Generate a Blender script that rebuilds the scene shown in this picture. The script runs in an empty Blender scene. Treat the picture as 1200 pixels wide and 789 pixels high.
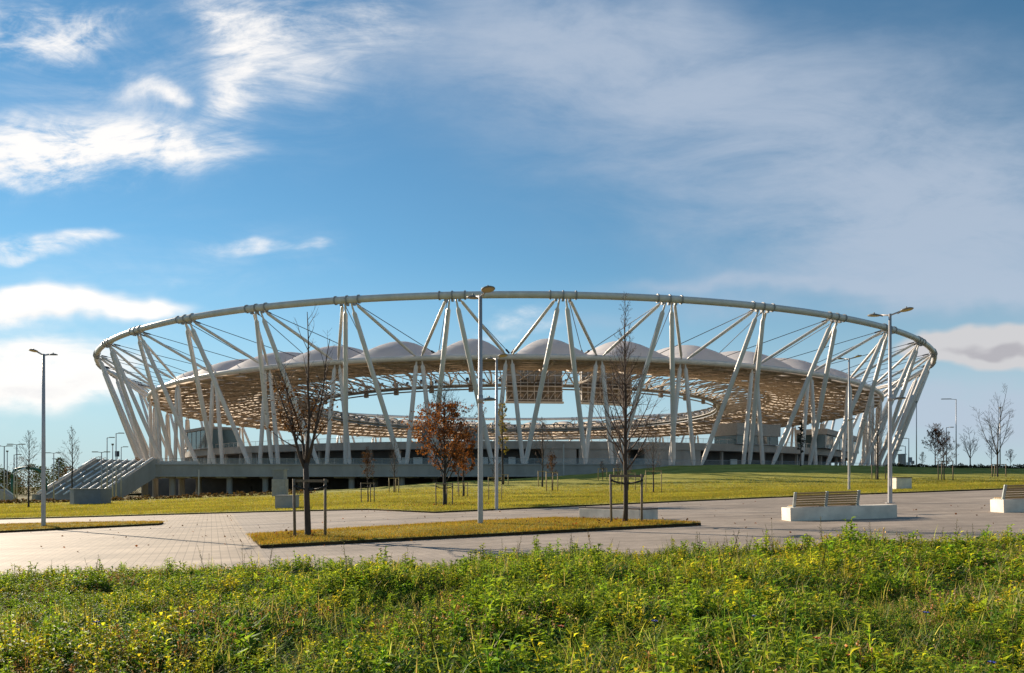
import bpy, math, random
import numpy as np
from mathutils import Vector, Matrix, Quaternion

sc = bpy.context.scene
C = sc.collection
R = math.radians
F, CX, HY = 895.0, 604.0, 570.0        # focal length in photo pixels, principal column, horizon row (camera at the origin, level)

# ------------------------------------------------------------------ helpers
class MB:
    def __init__(s): s.v = []; s.f = []; s.mi = []
    def add(s, vs, fs, mi=0):
        o = len(s.v); s.v += [tuple(v) for v in vs]; s.f += [tuple(i + o for i in f) for f in fs]; s.mi += [mi] * len(fs)
    def box(s, c, size, rz=0.0, rx=0.0, ry=0.0, mi=0):
        hx, hy, hz = size[0] / 2, size[1] / 2, size[2] / 2
        M = Matrix.Rotation(rz, 3, 'Z') @ Matrix.Rotation(ry, 3, 'Y') @ Matrix.Rotation(rx, 3, 'X')
        vs = [M @ Vector((x, y, z)) + Vector(c) for z in (-hz, hz) for x, y in ((-hx, -hy), (hx, -hy), (hx, hy), (-hx, hy))]
        s.add(vs, [(3, 2, 1, 0), (4, 5, 6, 7), (0, 1, 5, 4), (1, 2, 6, 5), (2, 3, 7, 6), (3, 0, 4, 7)], mi)
    def tube(s, pts, rad, n=8, mi=0, closed=False, cap=True):
        pts = [Vector(p) for p in pts]
        k = len(pts)
        if not hasattr(rad, '__len__'): rad = [rad] * k
        rings = []
        up = None
        for i, p in enumerate(pts):
            if closed: t = pts[(i + 1) % k] - pts[i - 1]
            else: t = pts[min(i + 1, k - 1)] - pts[max(i - 1, 0)]
            t.normalize()
            if up is None: up = Vector((0, 0, 1)) if abs(t.z) < .9 else Vector((1, 0, 0))
            a = t.cross(up)
            if a.length < 1e-4: a = t.orthogonal()
            a.normalize(); b = a.cross(t); up = b
            rings.append([p + (a * math.cos(j * 2 * math.pi / n) + b * math.sin(j * 2 * math.pi / n)) * rad[i] for j in range(n)])
        o = len(s.v)
        for r in rings: s.v += [tuple(v) for v in r]
        m = k if closed else k - 1
        for i in range(m):
            i2 = (i + 1) % k
            for j in range(n):
                j2 = (j + 1) % n
                s.f.append((o + i * n + j, o + i * n + j2, o + i2 * n + j2, o + i2 * n + j)); s.mi.append(mi)
        if cap and not closed:
            s.f.append(tuple(o + j for j in reversed(range(n)))); s.mi.append(mi)
            s.f.append(tuple(o + (k - 1) * n + j for j in range(n))); s.mi.append(mi)
    def prism(s, poly, z0, z1, mi=0):
        n = len(poly)
        z0f = z0 if callable(z0) else (lambda x, y: z0)
        z1f = z1 if callable(z1) else (lambda x, y: z1)
        vs = [(x, y, z0f(x, y)) for x, y in poly] + [(x, y, z1f(x, y)) for x, y in poly]
        s.add(vs, [tuple(reversed(range(n))), tuple(range(n, 2 * n))] + [(i, (i + 1) % n, n + (i + 1) % n, n + i) for i in range(n)], mi)
    def grid(s, P, mi=0):   # P[i][j] points
        o = len(s.v); a = len(P); b = len(P[0])
        for r in P: s.v += [tuple(p) for p in r]
        for i in range(a - 1):
            for j in range(b - 1):
                s.f.append((o + i * b + j, o + (i + 1) * b + j, o + (i + 1) * b + j + 1, o + i * b + j + 1)); s.mi.append(mi)
    def build(s, name, mats, parent=None, smooth=False, loc=None, bevel=0):
        me = bpy.data.meshes.new(name); me.from_pydata(s.v, [], s.f)
        if not isinstance(mats, (list, tuple)): mats = [mats]
        for m in mats: me.materials.append(m)
        if len(mats) > 1: me.polygons.foreach_set('material_index', s.mi)
        if smooth: me.polygons.foreach_set('use_smooth', [True] * len(me.polygons))
        me.update()
        o = bpy.data.objects.new(name, me); C.objects.link(o)
        if parent: o.parent = parent
        if loc is not None: o.location = loc
        if bevel:
            b = o.modifiers.new('edge', 'BEVEL'); b.width = bevel; b.segments = 2; b.limit_method = 'ANGLE'
        return o

def tag(o, label=None, cat=None, group=None, kind=None):
    if label: o['label'] = label
    if cat: o['category'] = cat
    if group: o['group'] = group
    if kind: o['kind'] = kind
    return o
def thing(name, label, cat, loc=(0, 0, 0), rz=0.0, group=None):
    o = bpy.data.objects.new(name, None); C.objects.link(o); o.location = loc; o.rotation_euler = (0, 0, rz)
    o.empty_display_size = .3
    return tag(o, label, cat, group)
def part(src, parent, rz=None, name=None):
    c = src.copy(); C.objects.link(c); c.parent = parent
    if rz is not None: c.rotation_euler = (0, 0, rz)
    return c

# ------------------------------------------------------------------ materials
def base_mat(name, col, rough=.6, var=.15, scale=3.0, bump=0.0, bscale=30.0, metal=0.0, spec=.4, col2=None, detail=6, coord='Object', streak=None):
    m = bpy.data.materials.new(name); m.use_nodes = True
    nt = m.node_tree; N = nt.nodes; L = nt.links
    p = N['Principled BSDF']; p.inputs['Roughness'].default_value = rough; p.inputs['Metallic'].default_value = metal
    p.inputs['Specular IOR Level'].default_value = spec
    tc = N.new('ShaderNodeTexCoord')
    nz = N.new('ShaderNodeTexNoise'); nz.inputs['Scale'].default_value = scale; nz.inputs['Detail'].default_value = detail; nz.inputs['Roughness'].default_value = .62
    src = tc.outputs[coord]
    if streak:
        mp = N.new('ShaderNodeMapping'); mp.inputs['Scale'].default_value = streak; L.new(src, mp.inputs[0]); src = mp.outputs[0]
    L.new(src, nz.inputs['Vector'])
    rp = N.new('ShaderNodeValToRGB')
    c2 = col2 or tuple(c * (1 - var * 1.6) for c in col)
    c1 = tuple(min(1, c * (1 + var * .6)) for c in col)
    rp.color_ramp.elements[0].position = .3; rp.color_ramp.elements[0].color = (*c2, 1)
    rp.color_ramp.elements[1].position = .7; rp.color_ramp.elements[1].color = (*c1, 1)
    L.new(nz.outputs['Fac'], rp.inputs[0]); L.new(rp.outputs[0], p.inputs['Base Color'])
    if bump:
        n2 = N.new('ShaderNodeTexNoise'); n2.inputs['Scale'].default_value = bscale; n2.inputs['Detail'].default_value = 5
        L.new(tc.outputs[coord], n2.inputs['Vector'])
        b = N.new('ShaderNodeBump'); b.inputs['Strength'].default_value = bump; b.inputs['Distance'].default_value = .05
        L.new(n2.outputs['Fac'], b.inputs['Height']); L.new(b.outputs[0], p.inputs['Normal'])
    return m

def membrane_mat(name, col, trans, tcol=None):
    m = bpy.data.materials.new(name); m.use_nodes = True
    nt = m.node_tree; N = nt.nodes; L = nt.links
    p = N['Principled BSDF']; out = N['Material Output']; p.inputs['Roughness'].default_value = .6
    p.inputs['Specular IOR Level'].default_value = .25
    nz = N.new('ShaderNodeTexNoise'); nz.inputs['Scale'].default_value = .35; nz.inputs['Detail'].default_value = 7
    tc = N.new('ShaderNodeTexCoord'); L.new(tc.outputs['Object'], nz.inputs['Vector'])
    rp = N.new('ShaderNodeValToRGB'); rp.color_ramp.elements[0].position = .3; rp.color_ramp.elements[1].position = .75
    rp.color_ramp.elements[0].color = (*[c * .86 for c in col], 1); rp.color_ramp.elements[1].color = (*col, 1)
    L.new(nz.outputs['Fac'], rp.inputs[0]); L.new(rp.outputs[0], p.inputs['Base Color'])
    t = N.new('ShaderNodeBsdfTranslucent'); t.inputs['Color'].default_value = (*tcol, 1)
    mx = N.new('ShaderNodeMixShader'); mx.inputs[0].default_value = trans
    L.new(p.outputs[0], mx.inputs[1]); L.new(t.outputs[0], mx.inputs[2]); L.new(mx.outputs[0], out.inputs[0])
    return m

def leaf_mat(name, trans=.45, rough=.45, spec=.3):
    m = bpy.data.materials.new(name); m.use_nodes = True
    nt = m.node_tree; N = nt.nodes; L = nt.links
    p = N['Principled BSDF']; out = N['Material Output']; p.inputs['Roughness'].default_value = rough
    p.inputs['Specular IOR Level'].default_value = spec
    a = N.new('ShaderNodeAttribute'); a.attribute_name = 'tint'
    L.new(a.outputs['Color'], p.inputs['Base Color'])
    g = N.new('ShaderNodeMix'); g.data_type = 'RGBA'; g.blend_type = 'MULTIPLY'; g.inputs[0].default_value = 1
    L.new(a.outputs['Color'], g.inputs[6]); g.inputs[7].default_value = (1.5, 1.35, .6, 1)
    t = N.new('ShaderNodeBsdfTranslucent'); L.new(g.outputs[2], t.inputs['Color'])
    mx = N.new('ShaderNodeMixShader'); mx.inputs[0].default_value = trans
    L.new(p.outputs[0], mx.inputs[1]); L.new(t.outputs[0], mx.inputs[2]); L.new(mx.outputs[0], out.inputs[0])
    return m

M = {}
M['steel'] = base_mat('white_painted_steel', (.68, .625, .57), .38, .1, .5, streak=(1, 1, .25))
M['steel_dark'] = base_mat('weathered_truss_steel', (.40, .31, .22), .55, .2, 1.0)
M['steel_grey'] = base_mat('grey_steel', (.30, .30, .31), .45, .12, 2)
M['collar'] = base_mat('flange_steel', (.34, .32, .31), .5, .1, 1.5)
M['cable'] = base_mat('dark_cable', (.05, .055, .065), .5, .1, 1)
M['dome'] = membrane_mat('white_membrane', (.93, .91, .93), .45, (.96, .80, .63))
M['concrete'] = base_mat('fairfaced_concrete', (.37, .33, .285), .8, .16, .35, .15, 8, streak=(1, 1, .5))
M['concrete_dark'] = base_mat('shaded_wall_render', (.11, .105, .10), .8, .2, .6)  # dark colour carries the shade of recessed walls and the stair underside
M['concrete_pale'] = base_mat('pale_precast_concrete', (.76, .67, .55), .75, .2, 1.6, .12, 60)
M['concrete_box'] = base_mat('grey_cast_concrete', (.38, .345, .31), .8, .14, 2, .1, 30)
M['housing'] = base_mat('bluish_grey_panel', (.17, .18, .205), .6, .12, 1.5)
M['glassy'] = base_mat('dark_tinted_glass', (.03, .055, .06), .08, .1, .6, spec=.8)
M['glass_rail'] = bpy.data.materials.new('clear_rail_glass')
def _glass():
    m = M['glass_rail']; m.use_nodes = True; N = m.node_tree.nodes; L = m.node_tree.links
    p = N['Principled BSDF']; p.inputs['Base Color'].default_value = (.5, .55, .55, 1); p.inputs['Roughness'].default_value = .15
    nz = N.new('ShaderNodeTexNoise'); nz.inputs['Scale'].default_value = .8
    mr = N.new('ShaderNodeMapRange'); mr.inputs[3].default_value = .84; mr.inputs[4].default_value = .92
    L.new(nz.outputs['Fac'], mr.inputs[0])
    t = N.new('ShaderNodeBsdfTransparent'); mx = N.new('ShaderNodeMixShader')
    L.new(mr.outputs[0], mx.inputs[0]); L.new(p.outputs[0], mx.inputs[1]); L.new(t.outputs[0], mx.inputs[2]); L.new(mx.outputs[0], N['Material Output'].inputs[0])
_glass()
M['soffit_light'] = base_mat('white_light_housing', (.7, .66, .58), .5, .05, 2)
M['screen_back'] = base_mat('brown_grey_cladding', (.30, .245, .19), .6, .25, .9)
M['wood'] = base_mat('oiled_timber', (.40, .255, .105), .55, .25, 4, .1, 40, streak=(.4, 6, 6))
M['wood_dark'] = base_mat('dark_timber', (.085, .06, .045), .6, .2, 5)
M['stake'] = base_mat('weathered_softwood', (.20, .145, .095), .8, .22, 5, .15, 40, streak=(6, 6, 1))
M['stake_new'] = base_mat('fresh_softwood', (.40, .28, .12), .75, .18, 5, streak=(6, 6, 1))
M['bracket'] = base_mat('galvanised_bracket', (.42, .45, .43), .4, .1, 8, metal=.6)
M['rubber'] = base_mat('black_tree_tie', (.02, .02, .022), .7, .1, 8)
M['lamp_pole'] = base_mat('galvanised_lamp_pole', (.42, .395, .385), .42, .08, 2, metal=.25)
M['lamp_head'] = base_mat('lamp_housing', (.20, .18, .15), .45, .1, 6)
M['lamp_lens'] = base_mat('lamp_lens', (.42, .31, .16), .3, .1, 6)
M['bark'] = base_mat('young_bark', (.075, .052, .038), .85, .3, 6, .3, 30, streak=(3, 3, .8))
M['twig'] = base_mat('twig_bark', (.10, .062, .045), .8, .2, 6)
M['bark_dark'] = base_mat('dark_bark', (.05, .042, .036), .85, .25, 6)
M['twig_pale'] = base_mat('pale_twig_bark', (.16, .125, .10), .85, .2, 6)
M['leaf'] = leaf_mat('meadow_leaves', .52, .6, .18)
M['dead_leaf'] = leaf_mat('dry_leaves', .4, .7, .1)
M['turf'] = leaf_mat('turf_blades', .42, .7, .1)
M['green_steel'] = base_mat('green_painted_steel', (.03, .12, .07), .5, .15, 2)
M['white_paint'] = base_mat('white_paint', (.72, .72, .70), .5, .06, 2)
M['soil'] = base_mat('meadow_soil', spec=.03, col=(.045, .048, .016), rough=.95, var=.35, scale=2.0, bump=.5, bscale=12, col2=(.02, .028, .008))
M['far_grass'] = base_mat('far_ground', (.15, .14, .045), .95, .3, .08, .3, 2, spec=.05, col2=(.10, .085, .045))

def lawn_mat():
    m = bpy.data.materials.new('winter_lawn'); m.use_nodes = True
    N = m.node_tree.nodes; L = m.node_tree.links; p = N['Principled BSDF']; p.inputs['Roughness'].default_value = 1; p.inputs['Specular IOR Level'].default_value = .1
    tc = N.new('ShaderNodeTexCoord')
    def noise(s, d=6, r=.6):
        n = N.new('ShaderNodeTexNoise'); n.inputs['Scale'].default_value = s; n.inputs['Detail'].default_value = d; n.inputs['Roughness'].default_value = r
        L.new(tc.outputs['Object'], n.inputs['Vector']); return n.outputs['Fac']
    big = noise(.22, 5, .65); fine = noise(9, 8, .7)
    add = N.new('ShaderNodeMath'); add.operation = 'ADD'; L.new(big, add.inputs[0])
    ml = N.new('ShaderNodeMath'); ml.operation = 'MULTIPLY_ADD'; L.new(fine, ml.inputs[0]); ml.inputs[1].default_value = .6; ml.inputs[2].default_value = -.3
    L.new(ml.outputs[0], add.inputs[1])
    rp = N.new('ShaderNodeValToRGB'); e = rp.color_ramp.elements
    e[0].position = .25; e[0].color = (.15, .15, .022, 1); e[1].position = .75; e[1].color = (.43, .38, .10, 1)
    k = e.new(.5); k.color = (.29, .27, .05, 1)
    L.new(add.outputs[0], rp.inputs[0]); L.new(rp.outputs[0], p.inputs['Base Color'])
    b = N.new('ShaderNodeBump'); b.inputs['Strength'].default_value = .9; b.inputs['Distance'].default_value = .06
    L.new(fine, b.inputs['Height']); L.new(b.outputs[0], p.inputs['Normal'])
    return m
M['lawn'] = lawn_mat()

M['turf_edge'] = base_mat('cut_turf_edge', (.07, .048, .026), .95, .35, 6, .4, 20, spec=.03)
def paving_mat():
    m = bpy.data.materials.new('concrete_pavers'); m.use_nodes = True
    N = m.node_tree.nodes; L = m.node_tree.links; p = N['Principled BSDF']; p.inputs['Roughness'].default_value = .8; p.inputs['Specular IOR Level'].default_value = .3
    tc = N.new('ShaderNodeTexCoord')
    mp = N.new('ShaderNodeMapping'); mp.inputs['Rotation'].default_value = (0, 0, R(-111.7)); L.new(tc.outputs['Object'], mp.inputs[0])
    def brick(w, h, mo, c1, c2, cm):
        b = N.new('ShaderNodeTexBrick'); b.inputs['Scale'].default_value = 1; b.inputs['Brick Width'].default_value = w; b.inputs['Row Height'].default_value = h
        b.inputs['Mortar Size'].default_value = mo; b.inputs['Mortar Smooth'].default_value = .3
        b.inputs['Color1'].default_value = (*c1, 1); b.inputs['Color2'].default_value = (*c2, 1); b.inputs['Mortar'].default_value = (*cm, 1)
        L.new(mp.outputs[0], b.inputs['Vector']); return b
    warm = brick(.6, .2, .011, (.47, .37, .27), (.41, .32, .235), (.22, .17, .125))
    grey = brick(.4, .2, .006, (.39, .315, .25), (.34, .275, .22), (.20, .16, .125))
    # zone: signed distance from the line (-15.9,43) -> (-6.8,20.1), warm to its left
    sx = N.new('ShaderNodeSeparateXYZ'); L.new(tc.outputs['Object'], sx.inputs[0])
    a1 = N.new('ShaderNodeMath'); a1.operation = 'MULTIPLY_ADD'; a1.inputs[1].default_value = .9293; a1.inputs[2].default_value = 0; L.new(sx.outputs[0], a1.inputs[0])
    a2 = N.new('ShaderNodeMath'); a2.operation = 'MULTIPLY_ADD'; a2.inputs[1].default_value = .3693; L.new(sx.outputs[1], a2.inputs[0]); L.new(a1.outputs[0], a2.inputs[2])
    lt = N.new('ShaderNodeMath'); lt.operation = 'LESS_THAN'; lt.inputs[1].default_value = 1.1; L.new(a2.outputs[0], lt.inputs[0])
    mx = N.new('ShaderNodeMix'); mx.data_type = 'RGBA'; L.new(lt.outputs[0], mx.inputs[0]); L.new(grey.outputs[0], mx.inputs[6]); L.new(warm.outputs[0], mx.inputs[7])
    n1 = N.new('ShaderNodeTexNoise'); n1.inputs['Scale'].default_value = .5; n1.inputs['Detail'].default_value = 8; n1.inputs['Roughness'].default_value = .65; L.new(tc.outputs['Object'], n1.inputs['Vector'])
    mr = N.new('ShaderNodeMapRange'); mr.inputs[1].default_value = .3; mr.inputs[2].default_value = .72; mr.inputs[3].default_value = .66; mr.inputs[4].default_value = 1.12; L.new(n1.outputs['Fac'], mr.inputs[0])
    n2 = N.new('ShaderNodeTexNoise'); n2.inputs['Scale'].default_value = 25; n2.inputs['Detail'].default_value = 4; L.new(tc.outputs['Object'], n2.inputs['Vector'])
    mr2 = N.new('ShaderNodeMapRange'); mr2.inputs[3].default_value = .86; mr2.inputs[4].default_value = 1.12; L.new(n2.outputs['Fac'], mr2.inputs[0])
    n3 = N.new('ShaderNodeTexNoise'); n3.inputs['Scale'].default_value = 1; n3.inputs['Detail'].default_value = 5; mp3 = N.new('ShaderNodeMapping'); mp3.inputs['Scale'].default_value = (.12, 1.5, 1); mp3.inputs['Rotation'].default_value = (0, 0, R(-8))
    L.new(tc.outputs['Object'], mp3.inputs[0]); L.new(mp3.outputs[0], n3.inputs['Vector'])
    mr3 = N.new('ShaderNodeMapRange'); mr3.inputs[1].default_value = .35; mr3.inputs[2].default_value = .65; mr3.inputs[3].default_value = .78; mr3.inputs[4].default_value = 1.08; L.new(n3.outputs['Fac'], mr3.inputs[0])
    m0 = N.new('ShaderNodeMath'); m0.operation = 'MULTIPLY'; L.new(mr.outputs[0], m0.inputs[0]); L.new(mr3.outputs[0], m0.inputs[1])
    mm = N.new('ShaderNodeMath'); mm.operation = 'MULTIPLY'; L.new(m0.outputs[0], mm.inputs[0]); L.new(mr2.outputs[0], mm.inputs[1])
    cm = N.new('ShaderNodeMix'); cm.data_type = 'RGBA'; cm.blend_type = 'MULTIPLY'; cm.inputs[0].default_value = 1
    L.new(mx.outputs[2], cm.inputs[6]); L.new(mm.outputs[0], cm.inputs[7]); L.new(cm.outputs[2], p.inputs['Base Color'])
    b = N.new('ShaderNodeBump'); b.inputs['Strength'].default_value = .25; b.inputs['Distance'].default_value = .02; L.new(n2.outputs['Fac'], b.inputs['Height']); L.new(b.outputs[0], p.inputs['Normal'])
    return m
M['paving'] = paving_mat()

# ------------------------------------------------------------------ terrain
UF = [(-.8, -3.2), (-.675, -3.0), (-.55, -2.75), (-.41, -1.9), (-.2, -.5), (-.1, .7), (0, 1.4), (.1, 2.4), (.2, 3.9), (.3, 4.25), (.45, 4.0), (.55, 3.6), (.67, 3.4), (.8, 3.4)]
UX = np.array([a for a, b in UF]); UZ = np.array([b for a, b in UF])
def gz(x, y):
    xc = max(-34.0, min(34.0, x)); yc = min(y, 45.0)
    z0 = -1.37 + .032 * (xc + 1.2) + .012 * (max(yc, -5) - 25.5)
    if y <= 45: return z0
    u = max(-.8, min(.8, x / y))
    zf = float(np.interp(u, UX, UZ))
    uc = max(-.76, min(.76, u)); 
    z0 = -1.638 + .032 * max(-34, min(34, u * 45)) + .012 * 45
    t = min(1.0, (y - 45) / 105.0)
    k = float(np.interp(u, [-.2, .15], [1.0, 2.1]))
    if t >= 1 and u > .1 and y > 170: return zf
    return z0 + (zf - z0) * (t ** k if k < 1.01 else t ** k * (1 - .0) )
def at(px, d, dz=0.0):
    x = (px - CX) / F * d
    return Vector((x, d, gz(x, d) + dz))
def ground_hit(px, py):
    u = (px - CX) / F; v = (HY - py) / F
    d = 8.0
    while d < 400:
        if gz(u * d, d) >= v * d: return at(px, d)
        d += .05
    return at(px, 150)
def zpx(py, d): return (HY - py) / F * d

def polar_sheet(name, mat):
    m = MB(); P = []
    rs = [0.5, 3, 6, 10, 14, 18, 22, 26, 30, 34, 38, 42, 45, 50] + list(range(56, 170, 6)) + [175, 185, 200, 230, 280, 350, 450, 600, 900, 1400, 2200, 3500]
    n = 160
    for r in rs:
        row = []
        for j in range(n + 1):
            a = j * 2 * math.pi / n
            x, y = r * math.sin(a), r * math.cos(a)
            row.append((x, y, gz(x, y) - (.09 if y < 60 else .12)))
        P.append(row)
    m.grid(P)
    return tag(m.build(name, mat, smooth=True), kind='structure')
polar_sheet('ground', M['far_grass'])

EDGE = [(-80, 52), (-32, 48), (-15.7, 46.3), (-8.6, 44.4), (-4, 37.5), (7.1, 41), (14.2, 43), (30, 45), (80, 48)]
def lawn_edge(x): return float(np.interp(x, [e[0] for e in EDGE], [e[1] for e in EDGE]))

def plaza():
    m = MB(); P = []
    xs = np.arange(-60, 61, 2.0)
    for x in xs:
        y1 = lawn_edge(x) + 1.2
        P.append([(x, y, gz(x, y)) for y in np.linspace(13.4 if abs(x) < 40 else 13.4, y1, 16)])
    m.grid(P)
    return tag(m.build('plaza', M['paving'], smooth=True), kind='structure')
plaza()
def lawn():
    m = MB(); P = []
    xs = sorted(set(list(np.arange(-100, 131, 3.0)) + [e[0] for e in EDGE]))
    for x in xs:
        y0 = lawn_edge(x)
        row = [(x, y0 - .001, gz(x, y0) - .05), (x, y0, gz(x, y0) + .07)]
        for t in np.linspace(0, 1, 40)[1:]:
            y = y0 + (150 - y0) * t ** 1.3
            row.append((x, y, gz(x, y) + .08 + .04 * math.sin(x * .9 + y * .7)))
        P.append(row)
    m.grid([r[:2] for r in P], 1); m.grid([r[1:] for r in P], 0)
    return tag(m.build('lawn', [M['lawn'], M['turf_edge']], smooth=True), kind='structure')
lawn()
ISL1 = [(-8.4, 24.2), (-6.6, 19.8), (-1.3, 21.2), (5.6, 23), (1.5, 28), (-1.65, 27.4)]
ISL2 = [(-30, 39), (-27, 30.8), (-21.3, 31.8), (-15.9, 34.1), (-16.4, 35.6), (-21.3, 37.4)]
def island(poly):
    # subdivided turf slab
    m = MB(); n = len(poly)
    cx = sum(p[0] for p in poly) / n; cy = sum(p[1] for p in poly) / n
    ring = []
    for i in range(n):
        a, b = poly[i], poly[(i + 1) % n]
        for k in range(10):
            t = k / 10
            ring.append((a[0] + (b[0] - a[0]) * t, a[1] + (b[1] - a[1]) * t))
    P = []
    for s, dz in ((1.0, -.05), (.998, .085), (.97, .10), (.8, .12), (.5, .13), (.25, .13), (.02, .13)):
        P.append([(cx + (x - cx) * s, cy + (y - cy) * s, gz(cx + (x - cx) * s, cy + (y - cy) * s) + dz) for x, y in ring + ring[:1]])
    m.grid(P[:2], 1); m.grid(P[1:], 0)
    return tag(m.build('grass_verge', [M['lawn'], M['turf_edge']], smooth=True), kind='structure')
island(ISL1); island(ISL2)
def meadow_ground():
    m = MB(); P = []
    for x in np.arange(-30, 31, 1.5):
        P.append([(x, y, gz(x, y) + .012) for y in np.linspace(-8, 13.7, 14)])
    m.grid(P)
    return tag(m.build('meadow_ground', M['soil'], smooth=True), kind='structure')
meadow_ground()
def drain():
    m = MB(); P = []
    for t in np.linspace(0, 1, 16):
        x = -30 + 36 * t; y = 29.9 + 5.2 * t - .9
        P.append([(x, y, gz(x, y) + .006), (x, y + .12, gz(x, y) + .006)])
    m.grid(P)
    return tag(m.build('drain', M['steel_grey']), kind='structure')
drain()

# ------------------------------------------------------------------ the stadium
D = 311.8
st = thing('stadium', 'round white steel stadium with a great tubular ring on slanting struts', 'stadium', (0, D, 0))
def pol(r, deg, z):
    a = R(deg); return Vector((r * math.sin(a), -r * math.cos(a), z))
NN = 40; STEP = 9.0; PH = 3.87
RR, RZ = 150.0, 40.6          # outer ring
QR, QZ = 135.0, 30.0          # roof edge ring
FZ = 4.65                     # concourse deck level
def arc(r, z, a0, a1, n): return [pol(r, a0 + (a1 - a0) * i / n, z) for i in range(n + 1)]

m = MB(); m.tube(arc(RR, RZ, 0, 360, 360)[:-1], .76, 14, closed=True); m.build('ring_tube', M['steel'], st, True)
# one collar set, copied round
m = MB()
for da in (-1.05, 0, 1.05):
    c = pol(RR, da, RZ); t = Vector((math.cos(R(da)), math.sin(R(da)), 0))
    m.tube([c - t * .16, c + t * .16], .98, 14)
    m.box(pol(RR - .2, da * .55, RZ - .95), (.5, .7, .6), R(da))
m.tube([pol(RR, a, RZ) for a in (-1.15, -.6, 0, .6, 1.15)], .80, 14, mi=1)
col0 = m.build('ring_collar', [M['collar'], M['steel']], st); col0.rotation_euler = (0, 0, R(PH))
for k in range(1, NN): part(col0, st, R(PH + STEP * k))
# struts (legs), braces, columns, cables: one of each hand, then copies
def member(name, p0, p1, r, mat, taper=True, n=10):
    m = MB(); p0, p1 = Vector(p0), Vector(p1)
    if taper:
        q = [0, .012, .045, .06, .5, .93, .965, 1]; rr = [r * .32, r * .34, r * .42, r * .92, r, r * .98, r * .6, r * .55]
        m.tube([p0.lerp(p1, t) for t in q], rr, n)
    else: m.tube([p0, p1], r, n)
    return m.build(name, mat, st, True)
def ring_copies(src, ks=range(NN), ph=PH):
    src.rotation_euler = (0, 0, R(ph + STEP * ks[0]))
    for k in ks[1:]: part(src, st, R(ph + STEP * k))
KS = list(range(-6, 34))
for s in (-1, 1):
    ring_copies(member('strut', pol(RR - .5, .27 * s, RZ - .7), pol(136.6, 3.0 * s, FZ - .4), .56, M['steel']), KS)
    ring_copies(member('brace', pol(RR - .6, .55 * s, RZ - .6), pol(QR + .4, 4.15 * s, QZ + .5), .36, M['steel']), KS)
    # columns under the roof edge, spreading from each roof node
    ring_copies(member('roof_column', pol(QR - .4, .27 * s, QZ - .3), pol(134.2, 1.42 * s, FZ - .4), .54, M['steel']), KS, PH - 4.5)
m = MB()
for s in (-1, 1):
    a, b = pol(RR - 1.2, .5 * s, RZ - .5), pol(119, 4.35 * s, 33.7)
    m.tube([a, a.lerp(b, .05), a.lerp(b, .06), a.lerp(b, .93), a.lerp(b, .935), b], [.2, .2, .085, .085, .26, .26], 6)
ring_copies(m.build('stay_cable', M['cable'], st, True), KS)

m = MB(); m.tube(arc(QR, QZ, 0, 360, 240)[:-1], .66, 12, closed=True); m.build('roof_edge_tube', M['steel'], st, True)
# membrane roof, one bay between two roof nodes
def bay(scale_b, dz, inset):
    m = MB(); P = []
    for i in range(15):
        s = i / 14; r = QR - .6 - s * 37
        row = []
        for j in range(15):
            q = -1 + 2 * j / 14
            b = 5.5 * (1 - q * q) ** 1.05 * (math.sin(math.pi * min(1, s ** .75 * .93 + .0)) ** .85 if s > 0 else 0)
            row.append(pol(r, q * (4.5 - inset), QZ + .2 + s * 4.2 + b * scale_b + dz))
        P.append(row)
    m.grid(P); return m
ring_copies(bay(1.0, 0, 0).build('roof_membrane', M['dome'], st, True), KS)
def zroof(r): return QZ + .2 + (QR - .6 - r) / 37 * 4.2
# purlins: concentric tubes under the lining
for i, r in enumerate((132.0, 128.2, 124.4, 120.6, 116.8, 113.0, 109.2, 105.4, 101.6, 97.8)):
    m = MB(); dz = -.85 if i % 2 == 0 else -1.35
    m.tube(arc(r, zroof(r) + dz, 0, 360, 160)[:-1], (.24 if i % 2 else .36), 5, closed=True)
    m.build('purlin', M['steel_dark'], st, True)
# radial trusses at every node line and mid-bay
def truss():
    m = MB()
    rs = np.linspace(QR - .5, 97.5, 11)
    top = [pol(r, 0, zroof(r) - .9) for r in rs]
    bot = [pol(r, 0, zroof(r) - .8 - 1.2 * math.sin(math.pi * (QR - r) / 42) - .25) for r in rs]
    m.tube(top, .2, 5); m.tube(bot, .26, 6)
    for i in range(10):
        m.tube([bot[i], top[i + 1]], .11, 4); m.tube([top[i + 1], bot[i + 1]], .11, 4)
    # swan-neck pipe that carries the inner walkway
    pts = [pol(98, 0, zroof(98) - .8), pol(93, 0, 34.6), pol(86, 0, 34.9), pol(82.5, 0, 34.3), pol(81.2, 0, 33.0), pol(80.9, 0, 31.0)]
    m.tube(pts, .3, 7)
    m.tube([pol(97.5, 0, zroof(97.5) - 2.0), pol(81, 0, 31.0)], .16, 5)
    m.tube([pol(97.5, 0, zroof(97.5) - .9), pol(81, 4.5, 31.2)], .13, 4)
    m.tube([pol(97.5, 0, zroof(97.5) - .9), pol(81, -4.5, 31.2)], .13, 4)
    return m
tr = truss().build('roof_truss', M['steel_dark'], st, True)
ring_copies(tr, KS, PH - 4.5)
for k in KS: part(tr, st, R(PH + STEP * k))
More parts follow.
